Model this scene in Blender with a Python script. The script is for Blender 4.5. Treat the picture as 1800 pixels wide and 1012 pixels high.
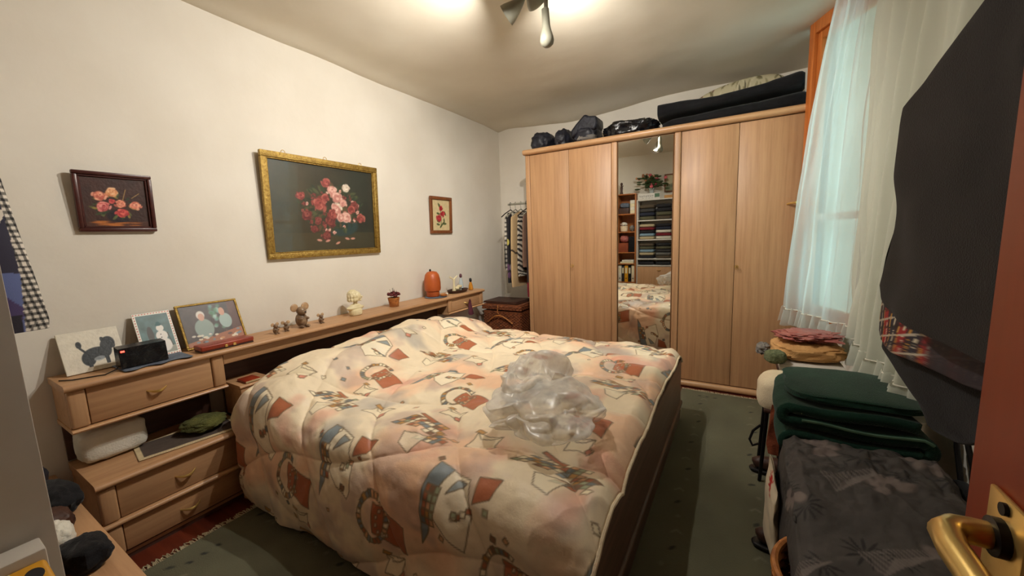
import bpy, bmesh, math, random
import numpy as np
from mathutils import Vector, Matrix, noise

for o in list(bpy.data.objects):
    bpy.data.objects.remove(o)
S = bpy.context.scene
C = S.collection
R = math.radians
random.seed(7)

# ------------------------------------------------------------------ camera
YAW, PIT, ROL, FPX = -0.5378, -0.1319, -0.0359, 675.67
cam_d = bpy.data.cameras.new('camera')
cam = bpy.data.objects.new('camera', cam_d)
C.objects.link(cam)
cam_d.sensor_fit = 'HORIZONTAL'
cam_d.sensor_width = 36.0
cam_d.lens = FPX / 1800 * 36.0
cam_d.clip_start = 0.02
_f = Vector((math.sin(YAW) * math.cos(PIT), math.cos(YAW) * math.cos(PIT), math.sin(PIT)))
_r = Vector((math.cos(YAW), -math.sin(YAW), 0))
_u = _r.cross(_f)
_r2 = math.cos(ROL) * _r + math.sin(ROL) * _u
_u2 = -math.sin(ROL) * _r + math.cos(ROL) * _u
mw = Matrix((( _r2.x, _u2.x, -_f.x, 2.65), (_r2.y, _u2.y, -_f.y, -3.5254), (_r2.z, _u2.z, -_f.z, 1.3484), (0, 0, 0, 1)))
cam.matrix_world = mw
S.camera = cam

# ------------------------------------------------------------------ light
W = bpy.data.worlds.new('sky_world')
S.world = W
W.use_nodes = True
bg = W.node_tree.nodes['Background']
bg.inputs['Color'].default_value = (0.60, 0.95, 1.0, 1)
bg.inputs['Strength'].default_value = 1.5
S.view_settings.view_transform = 'Standard'
S.view_settings.look = 'None'
S.view_settings.gamma = 1
S.view_settings.use_curve_mapping = False
S.view_settings.exposure = 1.0
LAMP_POWER = 42.0


# ------------------------------------------------------------------ colours and materials
def lin(c):
    c = np.asarray(c, float) / 255.0
    return np.where(c <= 0.04045, c / 12.92, ((c + 0.055) / 1.055) ** 2.4)


def rgba(c):
    l = lin(c)
    return (float(l[0]), float(l[1]), float(l[2]), 1.0)


def base_mat(name):
    m = bpy.data.materials.new(name)
    m.use_nodes = True
    nt = m.node_tree
    return m, nt, nt.nodes['Principled BSDF']


def coords(nt, scale=(1, 1, 1), rot=(0, 0, 0)):
    tc = nt.nodes.new('ShaderNodeTexCoord')
    mp = nt.nodes.new('ShaderNodeMapping')
    mp.inputs['Scale'].default_value = scale
    mp.inputs['Rotation'].default_value = rot
    nt.links.new(tc.outputs['Object'], mp.inputs['Vector'])
    return mp.outputs['Vector']


def mat(name, col, rough=0.7, metal=0.0, col2=None, scale=8.0, stretch=(1, 1, 1), bump=0.0, bscale=60.0, sheen=0.0, detail=4.0, lo=0.35, hi=0.65, spec=0.5):
    m, nt, b = base_mat(name)
    b.inputs['Roughness'].default_value = rough
    b.inputs['Metallic'].default_value = metal
    b.inputs['Specular IOR Level'].default_value = spec
    if sheen:
        b.inputs['Sheen Weight'].default_value = sheen
    if col2 is None:
        col2 = [max(0, v * 0.9) for v in col]
    v = coords(nt, stretch)
    n = nt.nodes.new('ShaderNodeTexNoise')
    n.inputs['Scale'].default_value = scale
    n.inputs['Detail'].default_value = detail
    nt.links.new(v, n.inputs['Vector'])
    r = nt.nodes.new('ShaderNodeValToRGB')
    r.color_ramp.elements[0].position = lo
    r.color_ramp.elements[1].position = hi
    r.color_ramp.elements[0].color = rgba(col)
    r.color_ramp.elements[1].color = rgba(col2)
    nt.links.new(n.outputs['Fac'], r.inputs['Fac'])
    nt.links.new(r.outputs['Color'], b.inputs['Base Color'])
    if bump:
        n2 = nt.nodes.new('ShaderNodeTexNoise')
        n2.inputs['Scale'].default_value = bscale
        n2.inputs['Detail'].default_value = 5
        nt.links.new(v, n2.inputs['Vector'])
        bp = nt.nodes.new('ShaderNodeBump')
        bp.inputs['Strength'].default_value = bump
        bp.inputs['Distance'].default_value = 0.01
        nt.links.new(n2.outputs['Fac'], bp.inputs['Height'])
        nt.links.new(bp.outputs['Normal'], b.inputs['Normal'])
    return m


def wood(name, c1, c2, c3, axis, rough=0.45, fine=38.0):
    """long-grained board: streaks run along axis 0, 1 or 2"""
    m, nt, b = base_mat(name)
    b.inputs['Roughness'].default_value = rough
    st = [1.0, 1.0, 1.0]
    st[axis] = 0.045
    v = coords(nt, st)
    n = nt.nodes.new('ShaderNodeTexNoise')
    n.inputs['Scale'].default_value = fine
    n.inputs['Detail'].default_value = 6
    n.inputs['Roughness'].default_value = 0.65
    nt.links.new(v, n.inputs['Vector'])
    r = nt.nodes.new('ShaderNodeValToRGB')
    r.color_ramp.elements[0].position = 0.3
    r.color_ramp.elements[1].position = 0.72
    r.color_ramp.elements[0].color = rgba(c1)
    r.color_ramp.elements[1].color = rgba(c3)
    e = r.color_ramp.elements.new(0.5)
    e.color = rgba(c2)
    nt.links.new(n.outputs['Fac'], r.inputs['Fac'])
    st2 = [1.0, 1.0, 1.0]
    st2[axis] = 0.16
    v2 = coords(nt, st2)
    n2 = nt.nodes.new('ShaderNodeTexNoise')
    n2.inputs['Scale'].default_value = 5.0
    n2.inputs['Detail'].default_value = 3
    nt.links.new(v2, n2.inputs['Vector'])
    mx = nt.nodes.new('ShaderNodeMix')
    mx.data_type = 'RGBA'
    mx.blend_type = 'MULTIPLY'
    mx.inputs['Factor'].default_value = 0.18
    r2 = nt.nodes.new('ShaderNodeValToRGB')
    r2.color_ramp.elements[0].color = (0.62, 0.56, 0.5, 1)
    r2.color_ramp.elements[1].color = (1, 1, 1, 1)
    nt.links.new(n2.outputs['Fac'], r2.inputs['Fac'])
    nt.links.new(r.outputs['Color'], mx.inputs[6])
    nt.links.new(r2.outputs['Color'], mx.inputs[7])
    nt.links.new(mx.outputs[2], b.inputs['Base Color'])
    return m


def print_mat(name, rough=0.8, bump=0.15, bscale=400.0, sheen=0.0, coat=0.0):
    """cloth, paper or canvas whose flat print is stored per vertex"""
    m, nt, b = base_mat(name)
    b.inputs['Roughness'].default_value = rough
    b.inputs['Sheen Weight'].default_value = sheen
    b.inputs['Coat Weight'].default_value = coat
    b.inputs['Coat Roughness'].default_value = 0.03
    a = nt.nodes.new('ShaderNodeAttribute')
    a.attribute_name = 'Col'
    nt.links.new(a.outputs['Color'], b.inputs['Base Color'])
    if bump:
        n = nt.nodes.new('ShaderNodeTexNoise')
        n.inputs['Scale'].default_value = bscale
        nt.links.new(coords(nt), n.inputs['Vector'])
        bp = nt.nodes.new('ShaderNodeBump')
        bp.inputs['Strength'].default_value = bump
        bp.inputs['Distance'].default_value = 0.003
        nt.links.new(n.outputs['Fac'], bp.inputs['Height'])
        nt.links.new(bp.outputs['Normal'], b.inputs['Normal'])
    return m


def sheer_mat(name, col, clear, trans):
    m = bpy.data.materials.new(name)
    m.use_nodes = True
    nt = m.node_tree
    nt.nodes.clear()
    out = nt.nodes.new('ShaderNodeOutputMaterial')
    d = nt.nodes.new('ShaderNodeBsdfDiffuse')
    t = nt.nodes.new('ShaderNodeBsdfTranslucent')
    tr = nt.nodes.new('ShaderNodeBsdfTransparent')
    n = nt.nodes.new('ShaderNodeTexNoise')
    n.inputs['Scale'].default_value = 14
    nt.links.new(coords(nt, (1, 1, 0.1)), n.inputs['Vector'])
    r = nt.nodes.new('ShaderNodeValToRGB')
    r.color_ramp.elements[0].color = rgba([v * 0.93 for v in col])
    r.color_ramp.elements[1].color = rgba(col)
    nt.links.new(n.outputs['Fac'], r.inputs['Fac'])
    nt.links.new(r.outputs['Color'], d.inputs['Color'])
    nt.links.new(r.outputs['Color'], t.inputs['Color'])
    m1 = nt.nodes.new('ShaderNodeMixShader')
    m1.inputs[0].default_value = trans
    nt.links.new(d.outputs[0], m1.inputs[1])
    nt.links.new(t.outputs[0], m1.inputs[2])
    m2 = nt.nodes.new('ShaderNodeMixShader')
    m2.inputs[0].default_value = clear
    nt.links.new(m1.outputs[0], m2.inputs[1])
    nt.links.new(tr.outputs[0], m2.inputs[2])
    nt.links.new(m2.outputs[0], out.inputs['Surface'])
    return m


def film_mat(name, tint, gloss, body, rough=0.12):
    """clear pane or film: transparent, some gloss, some milky body"""
    m = bpy.data.materials.new(name)
    m.use_nodes = True
    nt = m.node_tree
    nt.nodes.clear()
    out = nt.nodes.new('ShaderNodeOutputMaterial')
    tr = nt.nodes.new('ShaderNodeBsdfTransparent')
    tr.inputs['Color'].default_value = (*tint, 1)
    d = nt.nodes.new('ShaderNodeBsdfDiffuse')
    d.inputs['Color'].default_value = (0.85, 0.84, 0.80, 1)
    g = nt.nodes.new('ShaderNodeBsdfGlossy')
    g.inputs['Roughness'].default_value = rough
    n = nt.nodes.new('ShaderNodeTexNoise')
    n.inputs['Scale'].default_value = 30
    nt.links.new(coords(nt), n.inputs['Vector'])
    mr = nt.nodes.new('ShaderNodeMapRange')
    mr.inputs['To Min'].default_value = body * 0.6
    mr.inputs['To Max'].default_value = body * 1.4
    nt.links.new(n.outputs['Fac'], mr.inputs['Value'])
    m1 = nt.nodes.new('ShaderNodeMixShader')
    nt.links.new(mr.outputs['Result'], m1.inputs[0])
    nt.links.new(tr.outputs[0], m1.inputs[1])
    nt.links.new(d.outputs[0], m1.inputs[2])
    m2 = nt.nodes.new('ShaderNodeMixShader')
    m2.inputs[0].default_value = gloss
    nt.links.new(m1.outputs[0], m2.inputs[1])
    nt.links.new(g.outputs[0], m2.inputs[2])
    nt.links.new(m2.outputs[0], out.inputs['Surface'])
    return m


def glow_mat(name, col, strength):
    m, nt, b = base_mat(name)
    b.inputs['Base Color'].default_value = (*col, 1)
    b.inputs['Emission Color'].default_value = (*col, 1)
    b.inputs['Emission Strength'].default_value = strength
    return m


BE1, BE2, BE3 = (198, 155, 113), (188, 145, 104), (170, 127, 89)
M = {}
M['plaster'] = mat('wall_plaster', (230, 224, 211), 0.95, col2=(223, 216, 202), scale=2.2, bump=0.25, bscale=9, spec=0.2)
M['ceil'] = mat('ceiling_plaster', (222, 214, 196), 0.95, col2=(214, 205, 186), scale=1.6, bump=0.3, bscale=5, spec=0.2)
M['floor'] = wood('floor_boards', (120, 52, 30), (98, 40, 24), (74, 28, 18), 0, 0.35, 22)
M['beech_z'] = wood('beech_upright', BE1, BE2, BE3, 2)
M['beech_y'] = wood('beech_along_wall', BE1, BE2, BE3, 1)
M['beech_x'] = wood('beech_across', BE1, BE2, BE3, 0)
M['beech_nose'] = wood('beech_moulding_y', (214, 172, 128), (198, 154, 110), (178, 132, 92), 1, 0.35)
M['beech_nosex'] = wood('beech_moulding_x', (214, 172, 128), (198, 154, 110), (178, 132, 92), 0, 0.35)
M['brownpanel'] = wood('brown_back_panel', (92, 62, 48), (78, 52, 42), (66, 44, 36), 1)
M['bedbrown'] = wood('bed_brown', (122, 92, 74), (108, 80, 64), (92, 68, 54), 1)
M['pine'] = wood('orange_pine', (204, 122, 58), (188, 106, 46), (164, 86, 36), 2, 0.4)
M['pine_d'] = wood('honey_bookcase', (186, 118, 58), (168, 100, 46), (140, 80, 34), 2, 0.4)
M['door'] = wood('door_veneer', (136, 44, 16), (126, 38, 13), (110, 31, 10), 2, 0.35, 26)
M['mahog'] = wood('dark_red_frame', (84, 40, 32), (72, 32, 26), (56, 24, 20), 1, 0.35)
M['walnut'] = wood('walnut_frame', (142, 86, 46), (124, 72, 38), (100, 56, 30), 2, 0.4)
M['gold'] = mat('gilt_frame', (176, 146, 72), 0.38, 0.55, (138, 106, 44), 60, bump=0.5, bscale=140)
M['brass'] = mat('brass', (222, 190, 116), 0.28, 0.75, (206, 170, 96), 12)
M['mirror'] = mat('mirror_glass', (232, 234, 230), 0.015, 1.0, (228, 230, 226), 2)
M['whitepaint'] = mat('white_paint', (214, 212, 204), 0.5, col2=(206, 202, 192), scale=6)
M['greypanel'] = mat('white_laminate', (204, 198, 188), 0.55, col2=(196, 188, 176), scale=5)
M['lamp'] = mat('cream_metal', (150, 148, 132), 0.35, 0.0, (140, 137, 120), 14)
M['black'] = mat('black_metal', (26, 24, 24), 0.4, 0.4, (18, 17, 18), 20)
M['blackcloth'] = mat('black_cloth', (22, 22, 25), 0.9, col2=(13, 13, 15), scale=14, bump=0.3, bscale=200, sheen=0.1, spec=0.2)
M['navy'] = mat('navy_nylon', (33, 35, 46), 0.5, col2=(22, 23, 31), scale=16, bump=0.5, bscale=30)
M['blackbag'] = mat('black_plastic', (18, 19, 24), 0.22, col2=(10, 11, 14), scale=12, bump=0.9, bscale=22)
M['vest'] = mat('charcoal_vest', (34, 31, 30), 0.9, col2=(28, 25, 24), scale=6, bump=0.25, bscale=260, sheen=0.1, spec=0.15)
M['print'] = print_mat('printed_cotton')
M['quilt'] = print_mat('quilt_satin', 0.5, 0.2, 120, 0.1)
M['paint'] = print_mat('painted_board', 0.5, 0.35, 90)
M['glossprint'] = print_mat('glazed_print', 0.45, 0, coat=0.55)
M['rug'] = print_mat('rug_pile', 0.95, 0.9, 240)
M['fringe'] = mat('cream_fringe', (196, 184, 152), 0.95, col2=(170, 158, 126), scale=30)
M['cream'] = mat('cream_cloth', (226, 210, 178), 0.85, col2=(212, 192, 160), scale=9, bump=0.3, bscale=150)
M['white'] = mat('white_cloth', (226, 222, 208), 0.85, col2=(212, 208, 192), scale=9, bump=0.3, bscale=120)
M['peach'] = mat('peach_knit', (206, 158, 100), 0.9, col2=(188, 138, 82), scale=7, bump=0.4, bscale=160)
M['rose'] = mat('rose_satin', (176, 104, 92), 0.45, col2=(150, 80, 74), scale=12, bump=0.3, bscale=50)
M['greenblanket'] = mat('dark_green_wool', (30, 62, 48), 0.95, col2=(22, 50, 39), scale=10, bump=0.4, bscale=220, sheen=0.15, spec=0.1)
M['greenedge'] = mat('sage_binding', (92, 124, 100), 0.9, col2=(78, 108, 86), scale=20)
M['sage'] = mat('sage_knit', (112, 118, 84), 0.95, col2=(82, 90, 60), scale=60, bump=0.8, bscale=120)
M['rust'] = mat('rust_cloth', (150, 74, 40), 0.9, col2=(128, 60, 32), scale=9, bump=0.3, bscale=100)
M['olive'] = mat('olive_felt', (92, 92, 40), 0.95, col2=(68, 70, 30), scale=14, bump=0.5, bscale=120)
M['wicker'] = mat('wicker_cane', (190, 122, 58), 0.6, col2=(150, 88, 38), scale=40)
M['wickerdark'] = mat('dark_wicker', (140, 80, 46), 0.55, col2=(96, 52, 30), scale=40)
M['terracotta'] = mat('terracotta', (186, 92, 36), 0.45, col2=(164, 74, 28), scale=7)
M['slate'] = mat('slate_blue_cloth', (108, 118, 130), 0.9, col2=(86, 94, 108), scale=18, bump=0.4, bscale=90)
M['ivory'] = mat('ivory_alabaster', (232, 220, 180), 0.4, col2=(218, 204, 160), scale=10)
M['mouse'] = mat('mouse_ceramic', (150, 124, 96), 0.3, col2=(108, 84, 62), scale=34)
M['mousepink'] = mat('mouse_ear', (190, 158, 120), 0.35, col2=(170, 134, 98), scale=30)
M['redcover'] = mat('red_leather', (160, 62, 34), 0.35, col2=(136, 46, 26), scale=12)
M['pages'] = mat('page_edges', (216, 196, 150), 0.9, col2=(196, 172, 124), scale=60)
M['brown'] = mat('dark_brown', (72, 42, 28), 0.55, col2=(54, 30, 20), scale=14)
M['petal'] = mat('dried_petal', (106, 36, 36), 0.8, col2=(78, 22, 26), scale=40)
M['glassamber'] = mat('amber_perfume', (196, 134, 40), 0.12, col2=(176, 110, 28), scale=8)
M['purple'] = mat('plum_silk', (104, 52, 66), 0.5, col2=(72, 32, 46), scale=26)
M['yellow'] = mat('yellow_plastic', (228, 166, 32), 0.35, col2=(214, 148, 24), scale=5)
M['paper'] = mat('paper_label', (226, 216, 180), 0.7, col2=(214, 202, 164), scale=14)
M['ink'] = mat('dark_ink', (38, 36, 40), 0.7, col2=(28, 26, 30), scale=20)
M['grey'] = mat('grey_cloth', (128, 122, 114), 0.9, col2=(104, 100, 94), scale=12, bump=0.3, bscale=90)
M['curtainA'] = sheer_mat('sheer_voile', (236, 238, 232), 0.34, 0.62)
M['curtainB'] = sheer_mat('cream_voile', (230, 234, 220), 0.10, 0.35)
M['glass'] = film_mat('window_glass', (0.93, 0.99, 0.99), 0.06, 0.0, 0.0)
M['bag'] = film_mat('milky_film', (0.97, 0.96, 0.94), 0.045, 0.40, 0.3)
M['leaf'] = mat('leaf_green', (62, 84, 40), 0.6, col2=(38, 58, 26), scale=20)
M['pinkflower'] = mat('pink_flower', (226, 110, 120), 0.6, col2=(200, 80, 96), scale=20)
M['peachflower'] = mat('peach_flower', (204, 150, 110), 0.6, col2=(180, 120, 84), scale=20)
M['clearvase'] = mat('vase_glass', (190, 200, 200), 0.08, col2=(176, 188, 190), scale=6)
M['led'] = glow_mat('red_led', (1.0, 0.05, 0.03), 3.0)
M['bulb'] = glow_mat('warm_bulb', (1.0, 0.83, 0.6), 1.6)


# ------------------------------------------------------------------ mesh helpers
def wloc(o):
    v = Vector((0, 0, 0))
    while o is not None:
        v += o.location
        o = o.parent
    return v


def fin(o, label=None, cat=None, group=None, kind=None):
    if label:
        o['label'] = label
    if cat:
        o['category'] = cat
    if group:
        o['group'] = group
    if kind:
        o['kind'] = kind
    return o


def thing(name, label, cat, loc, group=None):
    o = bpy.data.objects.new(name, None)
    o.empty_display_size = 0.05
    C.objects.link(o)
    o.location = loc
    return fin(o, label, cat, group)


def link(name, me, material, parent=None, label=None):
    if parent is not None:
        w = wloc(parent)
        me.transform(Matrix.Translation(-w))
    o = bpy.data.objects.new(name, me)
    me.materials.append(material)
    C.objects.link(o)
    o.parent = parent
    if label:
        o['label'] = label
    return o


def rebase(o):
    """top-level mesh: move its origin to its own base"""
    me = o.data
    co = np.empty(len(me.vertices) * 3)
    me.vertices.foreach_get('co', co)
    co = co.reshape(-1, 3)
    b = Vector(((co[:, 0].min() + co[:, 0].max()) / 2, (co[:, 1].min() + co[:, 1].max()) / 2, co[:, 2].min()))
    me.transform(Matrix.Translation(-b))
    o.location = b
    return o


class MB:
    def __init__(s):
        s.bm = bmesh.new()

    def box(s, x0, x1, y0, y1, z0, z1, bev=0.0, seg=2, M4=None):
        r = bmesh.ops.create_cube(s.bm, size=1.0)
        vs = r['verts']
        for v in vs:
            v.co = Vector(((x0 + x1) / 2 + v.co.x * (x1 - x0), (y0 + y1) / 2 + v.co.y * (y1 - y0), (z0 + z1) / 2 + v.co.z * (z1 - z0)))
        if bev:
            es = list({e for v in vs for e in v.link_edges})
            r2 = bmesh.ops.bevel(s.bm, geom=es, offset=bev, segments=seg, profile=0.5, affect='EDGES')
            vs = list({v for f in r2['faces'] for v in f.verts} | {v for v in vs if v.is_valid})
        if M4 is not None:
            bmesh.ops.transform(s.bm, matrix=M4, verts=[v for v in vs if v.is_valid])
        return s

    def prism(s, prof, axis, a, b, order=None):
        """extrude a 2D outline along axis; prof in the two other axes (cyclic order)"""
        def mk(p, t):
            c = [0, 0, 0]
            c[axis] = t
            i, j = [k for k in range(3) if k != axis]
            c[i], c[j] = p
            return s.bm.verts.new(c)
        v0 = [mk(p, a) for p in prof]
        v1 = [mk(p, b) for p in prof]
        n = len(prof)
        for i in range(n):
            s.bm.faces.new((v0[i], v0[(i + 1) % n], v1[(i + 1) % n], v1[i]))
        s.bm.faces.new(v0)
        s.bm.faces.new(list(reversed(v1)))
        return s

    def lathe(s, prof, cx, cy, n=24, M4=None, sx=1.0, sy=1.0):
        rings = []
        new = []
        for r, z in prof:
            ring = []
            for i in range(n):
                a = 2 * math.pi * i / n
                v = s.bm.verts.new((cx + r * sx * math.cos(a), cy + r * sy * math.sin(a), z))
                ring.append(v)
                new.append(v)
            rings.append(ring)
        for k in range(len(rings) - 1):
            A, B = rings[k], rings[k + 1]
            for i in range(n):
                s.bm.faces.new((A[i], A[(i + 1) % n], B[(i + 1) % n], B[i]))
        s.bm.faces.new(list(reversed(rings[0])))
        s.bm.faces.new(rings[-1])
        if M4 is not None:
            bmesh.ops.transform(s.bm, matrix=M4, verts=new)
        return s

    def tube(s, path, r, n=8, taper=None, flat=1.0):
        P = [Vector(p) for p in path]
        rings = []
        prev = None
        for i, p in enumerate(P):
            t = (P[min(i + 1, len(P) - 1)] - P[max(i - 1, 0)]).normalized()
            if prev is None:
                ref = Vector((0, 0, 1)) if abs(t.z) < 0.9 else Vector((1, 0, 0))
            else:
                ref = prev
            a = (ref - t * ref.dot(t)).normalized()
            b = t.cross(a)
            prev = a
            rr = r if taper is None else r * taper[i]
            rings.append([s.bm.verts.new(p + a * (rr * math.cos(2 * math.pi * k / n)) + b * (rr * flat * math.sin(2 * math.pi * k / n))) for k in range(n)])
        for k in range(len(rings) - 1):
            A, B = rings[k], rings[k + 1]
            for i in range(n):
                s.bm.faces.new((A[i], A[(i + 1) % n], B[(i + 1) % n], B[i]))
        s.bm.faces.new(list(reversed(rings[0])))
        s.bm.faces.new(rings[-1])
        return s

    def blob(s, c, rad, amp=0.0, freq=3.0, seed=0, nu=40, nv=24, e=1.0, rotz=0.0, flat_bottom=None, ridge=0.0):
        c = Vector(c)
        rings = []
        cr, sr = math.cos(rotz), math.sin(rotz)
        sg = lambda v, p: math.copysign(abs(v) ** p, v)
        for j in range(nv + 1):
            ph = -math.pi / 2 + math.pi * j / nv
            ring = []
            for i in range(nu):
                th = 2 * math.pi * i / nu
                x = sg(math.cos(ph), e) * sg(math.cos(th), e)
                y = sg(math.cos(ph), e) * sg(math.sin(th), e)
                z = sg(math.sin(ph), e)
                q = Vector((x, y, z))
                k = 1.0
                if amp:
                    k += amp * noise.fractal(q * freq + Vector((seed * 7.1, seed * 3.3, seed)), 1.0, 2.0, 3)
                if ridge:
                    k += ridge * abs(noise.noise(q * freq * 1.7 + Vector((seed, 9.1, seed * 2.2))))
                x, y, z = x * k * rad[0], y * k * rad[1], z * k * rad[2]
                x, y = x * cr - y * sr, x * sr + y * cr
                p = c + Vector((x, y, z))
                if flat_bottom is not None and p.z < flat_bottom:
                    p.z = flat_bottom
                ring.append(s.bm.verts.new(p))
            rings.append(ring)
        for k in range(nv):
            A, B = rings[k], rings[k + 1]
            for i in range(nu):
                s.bm.faces.new((A[i], A[(i + 1) % nu], B[(i + 1) % nu], B[i]))
        bmesh.ops.remove_doubles(s.bm, verts=rings[0] + rings[-1], dist=1e-6)
        return s

    def build(s, name, material, parent=None, label=None, smooth=True, angle=40):
        bmesh.ops.recalc_face_normals(s.bm, faces=s.bm.faces)
        me = bpy.data.meshes.new(name)
        s.bm.to_mesh(me)
        s.bm.free()
        if smooth:
            me.polygons.foreach_set('use_smooth', [True] * len(me.polygons))
            me.set_sharp_from_angle(angle=R(angle))
        o = link(name, me, material, parent, label)
        if parent is None:
            rebase(o)
        return o


def grid(name, P, material, parent=None, col=None, thick=0.0, label=None, wrap=False, sub=0, off=-1.0):
    """P: (nv, nu, 3) array of points; col: (nv, nu, 3) sRGB 0..255"""
    P = np.asarray(P, float)
    nv, nu = P.shape[:2]
    me = bpy.data.meshes.new(name)
    idx = np.arange(nv * nu).reshape(nv, nu)
    if wrap:
        idx = np.concatenate([idx, idx[:, :1]], 1)
    q = np.stack([idx[:-1, :-1], idx[:-1, 1:], idx[1:, 1:], idx[1:, :-1]], -1).reshape(-1, 4)
    me.vertices.add(nv * nu)
    me.vertices.foreach_set('co', P.reshape(-1))
    me.loops.add(q.size)
    me.loops.foreach_set('vertex_index', q.reshape(-1).astype(np.int32))
    me.polygons.add(len(q))
    me.polygons.foreach_set('loop_start', np.arange(0, q.size, 4, dtype=np.int32))
    me.polygons.foreach_set('use_smooth', np.ones(len(q), bool))
    me.update(calc_edges=True)
    if col is not None:
        a = me.color_attributes.new('Col', 'FLOAT_COLOR', 'POINT')
        cc = np.ones((nv * nu, 4))
        cc[:, :3] = lin(np.clip(col, 0, 255)).reshape(-1, 3)
        a.data.foreach_set('color', cc.reshape(-1))
    o = link(name, me, material, parent, label)
    if parent is None:
        rebase(o)
    if thick:
        md = o.modifiers.new('thickness', 'SOLIDIFY')
        md.thickness = thick
        md.offset = off
    return o


# ------------------------------------------------------------------ flat print: a canvas of vertex colours
def vnoise(nv, nu, cells, seed):
    rg = np.random.RandomState(seed)
    cv = max(2, int(round(cells * nv / max(nv, nu)))) + 2
    cu = max(2, int(round(cells * nu / max(nv, nu)))) + 2
    g = rg.rand(cv + 1, cu + 1)
    y = np.linspace(0, cv - 1e-6, nv)
    x = np.linspace(0, cu - 1e-6, nu)
    yi, xi = y.astype(int), x.astype(int)
    fy, fx = (y - yi)[:, None], (x - xi)[None, :]
    fy, fx = fy * fy * (3 - 2 * fy), fx * fx * (3 - 2 * fx)
    a = g[yi][:, xi] * (1 - fx) + g[yi][:, xi + 1] * fx
    b = g[yi + 1][:, xi] * (1 - fx) + g[yi + 1][:, xi + 1] * fx
    return a * (1 - fy) + b * fy


def fbm(nv, nu, cells, seed, o=4):
    r = np.zeros((nv, nu))
    k, t = 1.0, 0.0
    for i in range(o):
        r += k * vnoise(nv, nu, cells * 2 ** i, seed + i * 17)
        t += k
        k *= 0.5
    return r / t


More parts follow.
